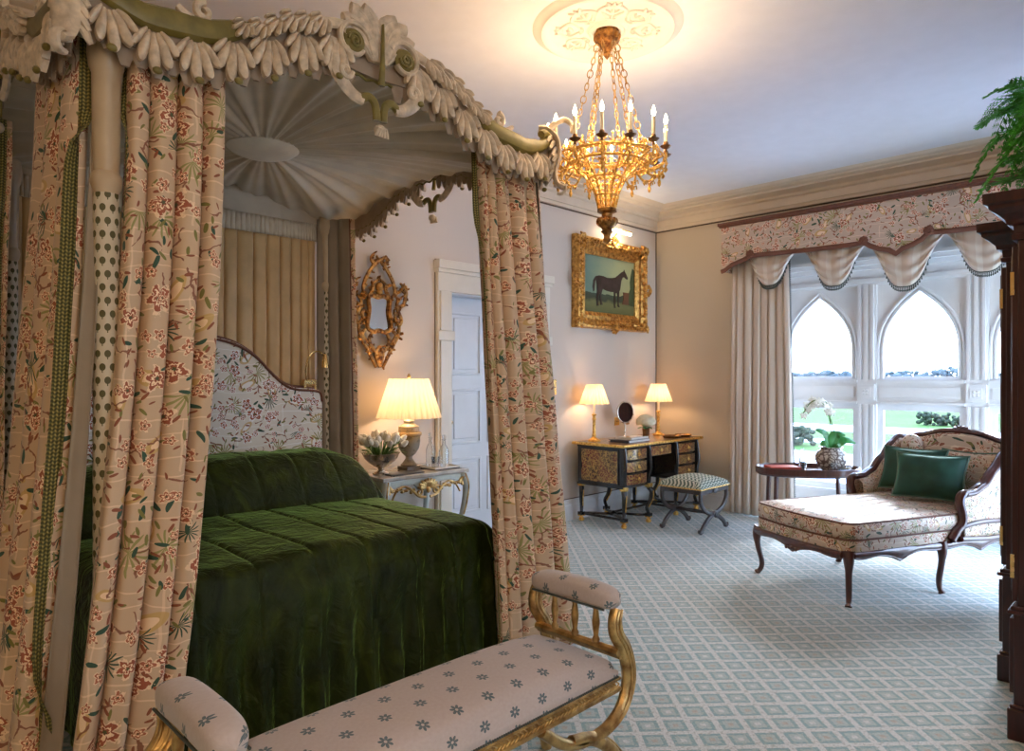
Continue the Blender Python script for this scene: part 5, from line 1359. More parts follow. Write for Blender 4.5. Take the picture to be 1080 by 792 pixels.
# pilasters and scroll legs
def scroll_leg(x, y, sx_, front=True):
    g = G()
    g.sweep(catmull([(x, y, dz - .03), (x + sx_ * .004, y - .006, .66), (x + sx_ * .012, y - .012, .54), (x + sx_ * .002, y - .002, .46), (x, y, .385)], 5), lambda t: .021 + .006 * math.sin(PI * t), .020, n=10)
    g.sweep(catmull([(x, y, .345), (x + sx_ * .024, y - .020, .30), (x + sx_ * .016, y - .012, .22), (x - sx_ * .014, y + .010, .15), (x, y, .09)], 6), lambda t: .027 - .012 * t, lambda t: .027 - .012 * t, n=10)
    g.bb(x - .026, x + .026, y - .026, y + .026, .062, .092)
    lg = g.build('leg', MT['black_wood'], dk)
    g = G(); g.bb(x - .028, x + .028, y - .028, y + .028, .350, .382); g.lathe([(.018, .335), (.034, .347)], 12, (x, y, 0)); g.build('gilt_collar', MT['ormolu'], lg)
    g = G(); g.bb(x - .025, x + .025, y - .025, y + .025, .052, .062)
    g.lathe([(.012, .0), (.024, .006), (.028, .02), (.022, .036), (.012, .045), (.018, .054)], 14, (x, y, 0)); g.build('gilt_foot', MT['ormolu'], lg); g = G()
    g.sweep(catmull([(x + sx_ * .02, y - .042, .31), (x + sx_ * .02, y - .034, .23), (x - sx_ * .012, y - .008, .15)], 4), [.009] * 9, .006, n=6)
    g.build('gilt_mount', MT['ormolu'], lg)
LEG = [(dx0 + .02, dy0 - .005, -1), (5.62, dy0 - .005, 1), (6.11, dy0 - .005, -1), (dx1 - .02, dy0 - .005, 1)]
for x, y, s_ in LEG: scroll_leg(x, y, s_)
for x, s_ in ((dx0 + .02, -1), (5.62, 1), (6.11, -1), (dx1 - .02, 1)): scroll_leg(x, dy1 - .03, s_)
g = G()
for (a, b) in ((dx0 + .02, 5.62), (6.11, dx1 - .02)):
    cx_, cy_ = (a + b) / 2, (dy0 + dy1) / 2
    for (x, y) in ((a, dy0 - .005), (b, dy0 - .005), (a, dy1 - .03), (b, dy1 - .03)):
        g.sweep(catmull([(x, y, .077), (lerp(x, cx_, .4), lerp(y, cy_, .25), .077), (lerp(x, cx_, .7), lerp(y, cy_, .75), .077), (cx_, cy_, .077)], 5), .018, .012, nrm=(0, 0, 1), n=8)
    g.lathe([(.03, .06), (.045, .066), (.045, .088), (.02, .094), (0, .11)], 14, (cx_, cy_, 0))
    g.sweep([(a, dy0 - .005, .077), (a, dy1 - .03, .077)], .013, .012, n=8)
g.sweep([(5.40, (dy0 + dy1) / 2 + .05, .077), (6.33, (dy0 + dy1) / 2 + .05, .077)], .014, .012, nrm=(0, 0, 1), n=8)
g.build('stretcher', MT['black_wood'], dk)
# --- things on the desk
bk = empty('desk_book', (5.52, 3.93, dz), 'large flat dark book, lowest of the pile on the desk', 'book')
g = G(); g.bb(5.36, 5.72, 3.82, 4.04, dz + .001, dz + .005); g.bb(5.36, 5.72, 3.82, 4.04, dz + .022, dz + .026); g.bb(5.36, 5.365, 3.80, 4.02, dz + .004, dz + .023); g.build('cover', MT['dark_book'], bk)
g = G(); g.bb(5.366, 5.715, 3.805, 4.015, dz + .005, dz + .022); g.build('pages', MT['paper'], bk)
bk = empty('desk_book', (5.56, 3.93, dz + .027), 'paler book lying on top of the pile on the desk', 'book')
g = G(); z = dz + .027; g.bb(5.42, 5.72, 3.815, 4.0, z, z + .004); g.bb(5.42, 5.72, 3.815, 4.0, z + .020, z + .024); g.bb(5.42, 5.425, 3.815, 4.0, z + .003, z + .021); g.build('cover', MT['marble'], bk)
g = G(); g.bb(5.426, 5.715, 3.82, 3.995, z + .004, z + .020); g.build('pages', MT['paper'], bk)
vm_ = empty('vanity_mirror', (5.80, 4.16, dz), 'round silver vanity mirror on a slim stand at the back of the desk', 'mirror')
g = G(); g.lathe([(.05, .001), (.05, .008), (.02, .016), (.008, .03), (.006, .06), (.010, .08), (.006, .10), (.006, .16)], 20, (5.80, 4.16, dz)); g.build('stand', MT['silver'], vm_)
g = G(); MM = T(5.80, 4.155, dz + .268) @ RZ(rad(-38)); g.sweep([(.085 * math.cos(a), 0, .108 * math.sin(a)) for a in [i * PI / 16 for i in range(32)]], .009, n=8, closed=True, m=MM); rg = g.build('ring', MT['silver'], vm_)
g = G(); g.lathe([(0, -.004), (.08, -.004), (.08, .004), (0, .004)], 32, m=MM @ RX(rad(90)) @ Matrix.Diagonal((1, 1.28, 1, 1)), cap=False); g.build('glass', MT['mirror'], vm_)
fv = empty('flower_vase', (6.00, 4.04, dz), 'copper vase packed with cream hydrangeas on the desk', 'flowers')
g = G(); g.lathe([(.030, .001), (.034, .008), (.034, .05), (.038, .09), (.042, .094), (.036, .094), (.03, .02), (0, .018)], 20, (6.00, 4.04, dz), cap=False); g.build('vase', MT['bronze'], fv)
g = G(); rs = random.Random(2)
for i in range(520):
    a = rs.uniform(0, 2 * PI); q = rs.uniform(-.35, 1); r = math.sqrt(1 - q * q) if q < 1 else 0
    p = V((6.00 + (.092 + rs.uniform(-.008, .012)) * r * math.cos(a), 4.04 + .098 * r * math.sin(a), dz + .165 + .075 * q)); nr = V((r * math.cos(a), r * math.sin(a), q))
    M_ = T(*p) @ nr.to_track_quat('Z', 'Y').to_matrix().to_4x4() @ RZ(rs.uniform(0, 6))
    for k in range(4):
        b = k * PI / 2; g.sweep([(0, 0, 0), (.007 * math.cos(b), .007 * math.sin(b), .003), (.013 * math.cos(b), .013 * math.sin(b), .001)], [.003, .006, .002], .0012, nrm=(0, 0, 1), n=5, m=M_)
g.ball((6.0, 4.04, dz + .165), (.070, .070, .052)); g.build('hydrangea_heads', MT['petal_cream'], fv)
g = G()
for k in range(7):
    a = k * .9; g.sweep([(6.00, 4.04, dz + .09), (6.00 + .06 * math.cos(a), 4.04 + .06 * math.sin(a), dz + .11), (6.00 + .095 * math.cos(a), 4.04 + .095 * math.sin(a), dz + .095)], [.005, .022, .003], .002, nrm=(0, 0, 1), n=6)
g.build('leaves', MT['leaf_green'], fv)
def oval_tray(name, x, y, z, a, b, mat, label, rz=0, cat='tray'):
    g = G(); m = T(x, y, z + .001) @ RZ(rz) @ Matrix.Diagonal((a, b, 1, 1))
    g.lathe([(0, 0), (.80, 0), (.92, .006), (1.0, .020), (.98, .022), (.90, .010), (.8, .004), (0, .004)], 36, m=m, cap=False); return tag(g.build(name, mat), label, cat)
oval_tray('oval_dish', 6.20, 3.86, dz, .115, .085, MT['bronze'], 'dark oval dish in front of the lamp at the desk corner', cat='dish')
oval_tray('letter_tray', 6.42, 3.86, dz, .10, .09, MT['gilt_dark'], 'shallow tray holding papers on the right end of the desk', cat='tray')
g = G(); g.bb(6.37, 6.47, 3.82, 3.90, dz + .0085, dz + .013); tag(g.build('note_paper', MT['paper']), 'small stack of white papers in the tray on the desk', 'paper')

# ================================================================= X-frame stool
st = empty('x_frame_stool', (5.72, 3.32, 0), 'dark X-frame stool with zigzag needlepoint seat in front of the desk', 'stool')
sx0, sx1, sy0, sy1 = 5.47, 5.97, 3.11, 3.53
g = pad(sx0 - .01, sx1 + .01, sy0 - .01, sy1 + .01, .395, .44, .06, .03, 28, 24, e=2.6); g.build('seat', MT['needle'], st, ang=180)
g = G()
for x0, x1, y0, y1 in ((sx0, sx1, sy0, sy0 + .025), (sx0, sx1, sy1 - .025, sy1), (sx0, sx0 + .025, sy0, sy1), (sx1 - .025, sx1, sy0, sy1)): g.bb(x0, x1, y0, y1, .355, .396)
g.build('seat_rail', MT['stool_wood'], st, bevel=.004)
g = G()
rr = [(sx0 - .012, sy0 - .012), (sx1 + .012, sy0 - .012), (sx1 + .012, sy1 + .012), (sx0 - .012, sy1 + .012)]
g.sweep([(a, b, .402) for a, b in rr], .006, closed=True, n=6)
for i in range(46):
    for a, b in ((lerp(sx0 - .01, sx1 + .01, i / 45), sy0 - .014), (sx0 - .014, lerp(sy0 - .01, sy1 + .01, i / 45))): g.ball((a, b, .402), .006, n=6, k=4)
g.build('nail_trim', MT['brass'], st)
for yy in (sy0 + .012, sy1 - .012):
    for sg in (-1, 1):
        g = G(); cx_ = (sx0 + sx1) / 2
        P = catmull([(cx_ + sg * .235, yy, .36), (cx_ + sg * .225, yy, .28), (cx_ + sg * .16, yy, .205), (cx_ + sg * .05, yy, .165), (cx_, yy, .16)], 6) + catmull([(cx_, yy, .155), (cx_ - sg * .08, yy, .13), (cx_ - sg * .17, yy, .075), (cx_ - sg * .225, yy, .02)], 6)
        g.sweep(P, .021, .017, nrm=(0, 1, 0), n=8)
        g.sweep([(cx_ - sg * .21, yy, .024), (cx_ - sg * .235, yy, .018), (cx_ - sg * .25, yy, .026), (cx_ - sg * .243, yy, .04)], .017, .018, nrm=(0, 1, 0), n=8)
        g.build('leg', MT['stool_wood'], st)
    g = G(); g.lathe([(0, -.006), (.03, -.006), (.034, .004), (.022, .01), (.024, .018), (0, .024)], 16, m=T((sx0 + sx1) / 2, yy - (.018 if yy < 3.3 else -.018), .16) @ RX(rad(90 if yy < 3.3 else -90))); g.build('boss', MT['stool_wood'], st)
    if yy < 3.3:
        g = G(); g.ball(((sx0 + sx1) / 2, sy0 - .004, .372), (.05, .012, .022)); g.build('rail_carving', MT['stool_wood'], st)
g = G(); g.lathe([(.014, 0), (.022, .05), (.014, .1), (.018, .2), (.014, .30), (.022, .35), (.014, .40)], 12, m=T((sx0 + sx1) / 2, sy0 + .01, .16) @ RX(rad(-90))); g.build('stretcher', MT['stool_wood'], st)

# ================================================================= oval tray table
ot = empty('tray_table', (6.13, 2.44, 0), 'oval dark wood tray table between the window curtain and the chaise longue', 'table')
ox, oy, oz = 6.13, 2.44, .575; orot = rad(-52)
MO = T(ox, oy, 0) @ RZ(orot)
g = G(); m = MO @ Matrix.Diagonal((.44, .26, 1, 1)); g.lathe([(0, oz - .035), (.93, oz - .035), (.97, oz - .025), (.97, oz), (0, oz)], 48, m=m, cap=False); g.build('tabletop', MT['mahogany_red'], ot)
g = G(); g.lathe([(.97, oz - .02), (1.0, oz - .015), (1.01, oz + .035), (.985, oz + .04), (.965, oz + .03), (.96, oz)], 48, m=m, cap=False); g.build('gallery_rim', MT['mahogany_red'], ot)
for a in (.62, 2.52, 3.76, 5.66):
    x, y = .33 * math.cos(a) * 1.1, .20 * math.sin(a) * 1.1
    g = G(); g.sweep([(x, y, oz - .03), (x * 1.03, y * 1.03, .3), (x * 1.06, y * 1.06, 0)], [.020, .018, .015], m=MO, n=4); g.build('leg', MT['mahogany_red'], ot)
rb = empty('red_book', (6.05, 2.66, oz), 'thick red book on the left end of the oval table', 'book')
MR = T(6.00, 2.61, oz + .001) @ RZ(orot + .12)
g = G(); g.bb(-.13, .13, -.09, .09, 0, .004, m=MR); g.bb(-.13, .13, -.09, .09, .034, .038, m=MR); g.bb(-.13, -.125, -.09, .09, .003, .035, m=MR); g.bb(-.13, .13, -.09, -.086, .003, .035, m=MR); g.build('cover', MT['red_book'], rb)
g = G(); g.bb(-.124, .125, -.085, .086, .004, .034, m=MR); g.build('pages', MT['paper'], rb)
# orchid
orc = empty('potted_orchid', (6.26, 2.33, oz), 'white orchid with glossy leaves in a patterned round pot on the oval table', 'plant')
qx, qy = 6.24, 2.28
g = G(); g.lathe([(.060, .001), (.066, .008), (.108, .05), (.130, .10), (.130, .14), (.112, .175), (.086, .19), (.082, .20), (.10, .212), (.10, .216), (.078, .21), (.07, .18), (0, .17)], 32, (qx, qy, oz), cap=False); g.build('pot', MT['ceramic'], orc)
RT = V((1, -1, 0)) / math.sqrt(2)     # direction across the photograph
def rp_(a, b, c=0): return V((qx, qy, oz + .20)) + RT * a + V((0, 0, b)) + V((.7, .7, 0)) * c
for (tip, w_, mid_) in (((-.15, .17), .035, (-.06, .13)), ((.11, .12), .035, (.04, .12)), ((.20, .05), .035, (.10, .075)), ((.06, -.0), .03, (.05, .05)), ((-.10, .03), .03, (-.06, .05)), ((.02, .16), .03, (.0, .10))):
    g = G(); sp = catmull([rp_(0, -.01), rp_(*mid_, c=-.02), rp_(*tip, c=-.03)], 6)
    g.sweep(sp, lambda t: w_ * math.sin(PI * min(.97, .12 + .84 * t)) + .003, .004, nrm=(-.5, -.6, .6), n=8); g.build('leaf', MT['leaf_green'], orc)
g = G()
stems = [catmull([rp_(.0, 0), rp_(.0, .17, .0), rp_(-.03, .33, .01), rp_(-.09, .42, .02), rp_(-.17, .40, .03), rp_(-.23, .31, .03)], 6), catmull([rp_(.01, 0), rp_(.03, .15, .02), rp_(.0, .30, .03), rp_(-.01, .38, .03), rp_(-.07, .43, .05), rp_(-.13, .38, .06)], 6)]
for s_ in stems: g.sweep(s_, .004, n=6)
g.sweep([rp_(.015, 0), rp_(-.01, .30)], .003, n=5); g.build('stem', MT['stem_green'], orc)
rs = random.Random(4); fl = []
for s_ in stems:
    for i in range(12, len(s_), 2): fl.append(s_[i] + V((rs.uniform(-.02, .02), rs.uniform(-.02, .02), rs.uniform(-.03, .02))))
for p in fl:
    g = G(); M_ = T(*p) @ (V((-.7 + rs.uniform(-.4, .4), -.7 + rs.uniform(-.4, .4), rs.uniform(-.2, .3)))).to_track_quat('Z', 'Y').to_matrix().to_4x4() @ RZ(rs.uniform(-.4, .4))
    for k in range(5):
        b = PI / 2 + k * 2 * PI / 5; w_ = .018 if k in (1, 4) else .012
        g.sweep([(0, 0, 0), (.020 * math.cos(b), .020 * math.sin(b), .006), (.038 * math.cos(b), .038 * math.sin(b), .0)], [.004, w_, .004], .0015, nrm=(0, 0, 1), n=6, m=M_)
    g.ball((0, -.006, .008), (.007, .009, .008), m=M_, n=6, k=5); g.build('blossom', MT['petal_white'], orc)
for k, (a, b, r, h, lab) in enumerate(((-.08, -.15, .026, .10, 'clear glass in front of the orchid pot, leftmost of the tabletop glasses'), (.05, -.185, .028, .07, 'low clear glass before the orchid pot'), (.17, -.165, .024, .09, 'clear glass at the middle of the oval table beside the pot'), (.33, -.07, .03, .05, 'small glass bowl on the right end of the oval table'))):
    p = MO @ V((a, b, 0)); tumbler(p.x, p.y, oz, r, h, lab)
p = MO @ V((-.03, .04, 0)); g = G(); carafe(p.x, p.y, oz, .19, .032, 'stoppered glass decanter between red book and orchid on the oval table')
oval_tray('silver_tray', *(MO @ V((.33, .05, 0)))[:2], oz, .07, .06, MT['silver'], 'small silver dish at the right rim of the oval table', cat='dish')

# ================================================================= chaise longue (local frame: x foot->head, y across)
CH = empty('chaise_longue', (4.378, 1.497, 0), 'carved walnut chaise longue in floral upholstery facing the window light', 'chaise longue', rz=rad(-24))
CH['label'] = 'chaise longue with carved dark wood frame and floral upholstery by the window'
W_, L_ = .84, 1.56
def loc(g_, name, mat, **k): return g_.build(name, mat, k.pop('parent', CH), local=True, **k)
def footx(y): return -.045 * math.sin(PI * y / W_) 
# upholstered base and mattress: rounded-corner plan
def plan(off=0., x1=L_ - .05):
    r = .09; pts = []
    for i in range(9): a = PI * 1.5 - i / 8 * PI / 2; pts.append((r + r * math.cos(a) , r + r * math.sin(a)))
    for i in range(1, 10): y = lerp(r, W_ - r, i / 10); pts.append((-.03 * math.sin(PI * (y - r) / (W_ - 2 * r)), y))
    for i in range(9): a = PI - i / 8 * PI / 2; pts.append((r + r * math.cos(a), W_ - r + r * math.sin(a)))
    pts += [(x1, W_), (x1, 0)]
    cx_, cy_ = L_ / 2, W_ / 2
    return [(x + (off if x < cx_ else -off), lerp(y, cy_, off / cy_)) for x, y in pts]
def slab(zs, x1=L_ - .05):
    """stack of (z, inset) rings"""
    g = G(); R_ = [[(x, y, z) for x, y in plan(o, x1)] for z, o in zs]; n = len(R_[0]); vs = [p for r in R_ for p in r]; fs = []; uv = []
    per = [0]
    for i in range(n): a = R_[0][i]; b = R_[0][(i + 1) % n]; per.append(per[-1] + math.hypot(a[0] - b[0], a[1] - b[1]))
    for k in range(len(R_) - 1):
        for i in range(n):
            j = (i + 1) % n; fs.append((k * n + i, (k + 1) * n + i, (k + 1) * n + j, k * n + j))
            z0, z1 = zs[k][0] - zs[k][1], zs[k + 1][0] + zs[k + 1][1]; uv.append([(per[i], z0), (per[i], z1), (per[i + 1], z1), (per[i + 1], z0)])
    g.add(vs, fs, uv); return g, R_[-1], R_[0]
g, tp, bt = slab([(.325, .012), (.335, .0), (.40, .0), (.405, .008)]); loc(g, 'seat_base', MT['chintz_chaise'], ang=50)
g, tp, bt = slab([(.406, .012), (.412, .002), (.45, -.006), (.492, .0), (.503, .008)])
# quilted top surface
def qt(u, v):
    x = lerp(.008 - .0, L_ - .06, u); y = lerp(.008, W_ - .008, v)
    # clip to rounded corners
    r = .085
    if x < r + .0:
        yy0 = r - math.sqrt(max(0, r * r - (r - x) ** 2)) + .006; y = lerp(yy0, W_ - yy0, v); 
        if r < y < W_ - r: x -= .026 * math.sin(PI * (y - r) / (W_ - 2 * r)) * (1 - x / r)
    e_ = min(1, min(x + .02, y, W_ - y) / .12)
    return (x, y, .503 + .022 * math.sin(min(1, max(0, e_)) * PI / 2) + .004 * math.sin(y * 60 + 2 * math.sin(x * 6)) * e_ + .006 * mnoise.noise(V((x * 6, y * 6, 0))) * e_)
g.grid(qt, 50, 60, lambda u, v: (lerp(0, L_, u), lerp(0, W_, v)))
loc(g, 'mattress', MT['chintz_chaise'], ang=60)
g = G()
for z, o_ in ((.404, .002), (.505, .006)): 
    P = plan(o_); g.sweep([(x, y, z) for x, y in P[:-1]], .006, n=6) ; g.sweep([(P[-1][0], P[-1][1], z), (P[0][0], P[0][1], z)], .006, n=6)
loc(g, 'piping', MT['braid_dark'])
# carved rail: serpentine apron round three sides
def apron(P, zt, name):
    g = G(); n = len(P)
    S_ = [0]
    for i in range(n - 1): S_.append(S_[-1] + (V(P[i + 1]) - V(P[i])).length)
    tot = S_[-1]
    for i in range(n - 1):
        pass
    def zb(s): t = s / tot; return zt - .035 - .026 * (.5 + .5 * math.cos((t - .5) * 4 * PI)) * math.sin(PI * t) ** .5 - .02 * math.exp(-((t - .5) / .05) ** 2)
    pts = [(p[0], p[1], (zt + zb(s)) / 2) for p, s in zip(P, S_)]
    hs = [(zt - zb(s)) / 2 for s in S_]
    g.sweep(pts, [.016] * n, hs, nrm=(0, 0, 1), n=10)
    g.sweep([(p[0], p[1], zb(s) + .004) for p, s in zip(P, S_)], .013, .009, nrm=(0, 0, 1), n=8)
    return g
ga = apron([(-.01 - .025 * math.sin(PI * i / 24), lerp(.04, W_ - .04, i / 24), 0) for i in range(25)], .335, 'a'); 
for k in range(5): finger(ga, (-.055, W_ / 2, .30), 0, .0, .01, 0) if False else ga.ball((-.05, W_ / 2 + (k - 2) * .022, .285 - .004 * abs(k - 2)), (.010, .012, .016), n=7, k=5)
loc(ga, 'front_rail', MT['mahogany_red'])
for y in (-.002, W_ + .002):
    ga = apron([(lerp(.04, L_ * .51, i / 24), y, 0) for i in range(25)], .335, 's'); gb = apron([(lerp(L_ * .51, L_ - .05, i / 24), y, 0) for i in range(25)], .335, 's')
    for v_, f_, u_, m_ in zip([None], [None], [None], [None]): pass
    b0 = len(ga.v); ga.v += gb.v; ga.f += [[q + b0 for q in f] for f in gb.f]; ga.uv += gb.uv; ga.mi += gb.mi
    loc(ga, 'side_rail', MT['mahogany_red'])
for (x, y, sx_, sy_) in ((.03, .03, -1, -1), (.03, W_ - .03, -1, 1), (.80, .015, 0, -1), (.80, W_ - .015, 0, 1), (L_ - .08, .03, 1, -1), (L_ - .08, W_ - .03, 1, 1)):
    g = G(); P = catmull([(x, y, .335), (x + sx_ * .012, y + sy_ * .014, .27), (x + sx_ * .006, y + sy_ * .008, .19), (x - sx_ * .012, y - sy_ * .008, .09), (x - sx_ * .008, y - sy_ * .004, .035), (x + sx_ * .014, y + sy_ * .014, .0)], 6)
    g.sweep(P, lambda t: .042 - .062 * t if t < .35 else (.0205 - .008 * (t - .35)) + (.006 if t > .9 else 0), n=10)
    loc(g, 'leg', MT['mahogany_red'])
# back and wings: one shell path in plan, height profile
def wing(s):   # s 0..1 from near arm front, round the back, to far arm front -> (x, y, ztop)
    a0 = .98
    if s < .34: t = s / .34; x = lerp(a0, L_ - .10, t); y = -.015
    elif s > .66: t = (1 - s) / .34; x = lerp(a0, L_ - .10, t); y = W_ + .015
    else:
        t = (s - .34) / .32; a = PI * t
        ex_ = .10; y = lerp(-.015, W_ + .015, .5 - .5 * math.copysign(abs(math.cos(a)) ** .55, math.cos(a))); x = L_ - .10 + ex_ * abs(math.sin(a)) ** .6
    q = min(s, 1 - s)
    z = interp(q, [(0, .635), (.05, .64), (.12, .68), (.20, .78), (.27, .88), (.33, .935), (.38, .925), (.44, .95), (.5, 1.0)])
    return x, y, z
NS = 90
pts = [wing(i / NS) for i in range(NS + 1)]
g = G()
def shell_in(u, v):
    x, y, z = wing(u); cx_, cy_ = 1.05, W_ / 2; d = V((cx_ - x, cy_ - y, 0)); d = d.normalized() if d.length > 0 else d
    th = .055 + .02 * math.sin(PI * v); lean = .05 * v
    p = V((x, y, lerp(.46, z - .012, v))) + d * th * (1 if v < .9 else .8)
    return (p.x, p.y, p.z)
def shell_out(u, v):
    x, y, z = wing(u); return (x, y, lerp(.335, z - .012, v))
g.grid(shell_in, NS, 12, lambda u, v: (u * 2.1, v * .5)); loc(g, 'inner_back', MT['chintz_chaise'], solid=.004, ang=180)
g = G(); g.grid(shell_out, NS, 8, lambda u, v: (u * 2.1 + 4, v * .6)); loc(g, 'outer_back', MT['chintz_chaise'], solid=.004, ang=180)
g = G(); g.sweep([(x, y, z) for x, y, z in pts], .034, .022, nrm=(0, 0, 1), n=10)
for q in (-1, 1):
    g.sweep([V((x, y, z + .014)) + (V((1.05, W_ / 2, 0)) - V((x, y, 0))).normalized() * .018 * q for x, y, z in pts], .008, n=6)
# arm stumps curling down to the rail, lower inner frame line
for y, s_ in ((-.015, -1), (W_ + .015, 1)):
    g.sweep(catmull([(.985, y, .64), (.95, y, .625), (.94, y, .58), (.965, y, .50), (.955, y, .44), (.90, y, .39), (.86, y, .345)], 6), lambda t: .026, .030, nrm=(0, 1, 0), n=10)
    g.sweep(catmull([(.955, y, .42), (1.02, y + s_ * .008, .435), (1.15, y + s_ * .008, .445), (1.35, y + s_ * .008, .44), (L_ - .06, y + s_ * .004, .44)], 5), .018, .016, n=8)
    g.sweep([(.95, y, .345), (1.2, y, .33), (L_ - .06, y, .335)], .022, .018, n=8)
# crest carving
xc, yc, zc_ = wing(.5)
for k in range(7):
    a = (k - 3) * .42; M_ = T(xc, yc, zc_) 
    g.sweep([(0, math.sin(a) * .012, .0), (-.012, math.sin(a) * .045, math.cos(a) * .03), (-.004, math.sin(a) * .075, math.cos(a) * .038)], [.010, .014, .007], .010, n=7, m=M_)
g.ball((0, 0, .012), (.03, .03, .026), m=T(xc, yc, zc_))
for q in (-1, 1): g.sweep(catmull([(xc, yc + q * .05, zc_ + .014), (xc - .004, yc + q * .12, zc_ - .004), (xc - .008, yc + q * .2, zc_ - .028)], 5), [.014] * 5 + [.008] * 6, .010, n=7)
loc(g, 'carved_frame', MT['mahogany_red'])
g = G(); g.ball((0, 0, 0), (.07, .085, .10), m=T(L_ - .11, W_ - .10, .86), n=16, k=10); loc(g, 'wing_pad', MT['chintz_chaise'])
# cushions
def cushion(name, M_, w, h, d, mat, label, cord=True, cat='cushion', group=None, nn=20):
    t = bpy.data.objects.new(name, None); COL.objects.link(t); t.matrix_basis = M_; tag(t, label, cat, group)
    g = G()
    def sf(sg):
        def f(u, v):
            a, b = u * 2 - 1, v * 2 - 1
            k = max(0, (1 - abs(a) ** 2.4)) ** .6 * max(0, (1 - abs(b) ** 2.4)) ** .6
            pinx = 1 - .10 * (1 - abs(b) ** 2) * abs(a) ** 3 ; piny = 1 - .10 * (1 - abs(a) ** 2) * abs(b) ** 3
            return (a * w / 2 * pinx, sg * (d / 2) * k * (1 + .12 * mnoise.noise(V((a * 2, b * 2, sg)))), b * h / 2 * piny)
        return f
    g.grid(sf(-1), nn, nn, lambda u, v: (u * w, v * h)); g.grid(lambda u, v: sf(1)(1 - u, v), nn, nn, lambda u, v: (u * w, v * h))
    g.build('cover', mat, t, local=True, ang=180)
    if cord:
        f = sf(0); rim = [f(i / 16, 0) for i in range(16)] + [f(1, i / 16) for i in range(16)] + [f(1 - i / 16, 1) for i in range(16)] + [f(0, 1 - i / 16) for i in range(16)]
        g = G(); g.sweep(rim, .0075, n=6, closed=True); g.build('cord_edge', MT['cord'], t, local=True)
    return t
MC = CH.matrix_basis
bpy.context.view_layer.update()
MC = T(4.378, 1.497, 0) @ RZ(rad(-24))
def cz(x, y, z, rz, tilt): return MC @ T(x, y, z) @ RZ(rz) @ RX(tilt)
cushion('velvet_cushion', cz(1.10, .32, .70, rad(-68), rad(-20)), .46, .33, .18, MT['green_cushion'], 'green velvet cushion lying in front, nearest on the chaise longue')
cushion('velvet_cushion', cz(1.23, .56, .715, rad(-78), rad(-16)), .46, .33, .13, MT['green_cushion'], 'green velvet cushion tucked behind the other on the chaise longue')
cushion('floral_cushion', cz(1.37, .24, .72, rad(-84), rad(-10)), .38, .32, .08, MT['chintz_chaise'], 'floral cushion at the back of the chaise longue behind the green ones')
# ================================================================= pelmet and window hangings
pe = empty('window_pelmet', (6.55, 1.77, 2.45), 'floral scalloped pelmet with rust braid above the window', 'pelmet')
PXF = 6.46
pm = [(3.44, 2.475), (3.40, 2.485), (3.33, 2.53), (3.25, 2.555), (3.18, 2.575), (3.127, 2.60), (3.0, 2.598), (2.8, 2.590), (2.5, 2.583), (2.2, 2.580), (2.08, 2.585), (2.03, 2.55), (1.96, 2.515), (1.88, 2.495), (1.824, 2.455), (1.77, 2.495), (1.70, 2.515), (1.63, 2.55), (1.577, 2.60), (1.45, 2.590), (1.2, 2.585), (.9, 2.585), (.6, 2.59), (.42, 2.60), (.36, 2.575), (.28, 2.55), (.2, 2.53), (.14, 2.485), (.10, 2.475)]
g = G(); top = [(y, 2.94) for y, z in pm]; g.strip(top, pm, PXF, PXF + .02, axis='x'); g.bb(PXF, DB - .004, 3.42, 3.44, 2.475, 2.94); g.bb(PXF, DB - .004, .10, .12, 2.475, 2.94)
g.build('face', MT['chintz_pelmet'], pe, smooth_=False)
g = G(); g.bb(PXF - .03, DB, .07, 3.47, 2.935, 2.965); g.bb(PXF - .02, DB, .08, 3.46, 2.92, 2.937); g.build('top_board', MT['pelmet_wood'], pe, bevel=.004)
g = G(); g.sweep([(PXF - .006, y, z) for y, z in pm], .022, .010, nrm=(1, 0, 0), n=8)
for y, z in ((3.127, 2.615), (2.08, 2.60), (1.577, 2.615), (.42, 2.615)):
    for q in range(8):
        a = q * PI / 4; g.ball((PXF - .016, y + .026 * math.cos(a), z + .026 * math.sin(a)), (.012, .017, .017), n=7, k=5)
    g.ball((PXF - .022, y, z), (.016, .018, .018), n=8, k=6)
g.build('rust_braid', MT['braid_dark'], pe)
def swag(yc, hw, z0, z1, xp, label, parent):
    def fn(u, v):
        a = u * 2 - 1
        w_ = hw * 1.12 * (1 - .34 * v ** 1.6)
        sag = (1 - abs(a) ** 2.8)
        y = yc - a * w_
        z = lerp(z0, z0 - (z0 - z1) * (.12 + .88 * sag), v)
        x = xp - .05 * math.sin(v * PI * .85) * sag - .022 * math.sin(v ** 1.3 * 7 * PI + 1.5 * abs(a)) * (.35 + .65 * abs(a)) * (.3 + .7 * v) - .012 * math.sin(a * 11) * (1 - v) - .03
        return (x, y, z)
    g = G(); g.grid(fn, 36, 40, lambda u, v: (u * .7, v * .5)); o = g.build('swag', MT['win_silk'], parent, solid=.004, ang=180)
    g = G(); edge = [V(fn(i / 60, 1)) for i in range(61)]
    g.sweep(edge, .007, n=6)
    L = 0; last = edge[0]
    for i in range(2, 59, 2):
        p = edge[i]; g.ball((p.x, p.y, p.z - .014), (.005, .005, .010), n=6, k=4); g.ball((p.x, p.y, p.z - .032), (.007, .007, .011), n=6, k=5)
    g.build('bead_fringe', MT['bead'], o)
for yc, hw, z1 in ((2.965, .24, 2.30), (2.36, .27, 2.235), (1.78, .29, 2.175), (1.20, .27, 2.24), (.60, .26, 2.26)):
    swag(yc, hw, 2.62, z1, 6.575, '', pe)
wc = empty('window_curtain', (6.56, 3.10, 0), 'full-length taupe silk curtain hanging at the left side of the window', 'curtain')
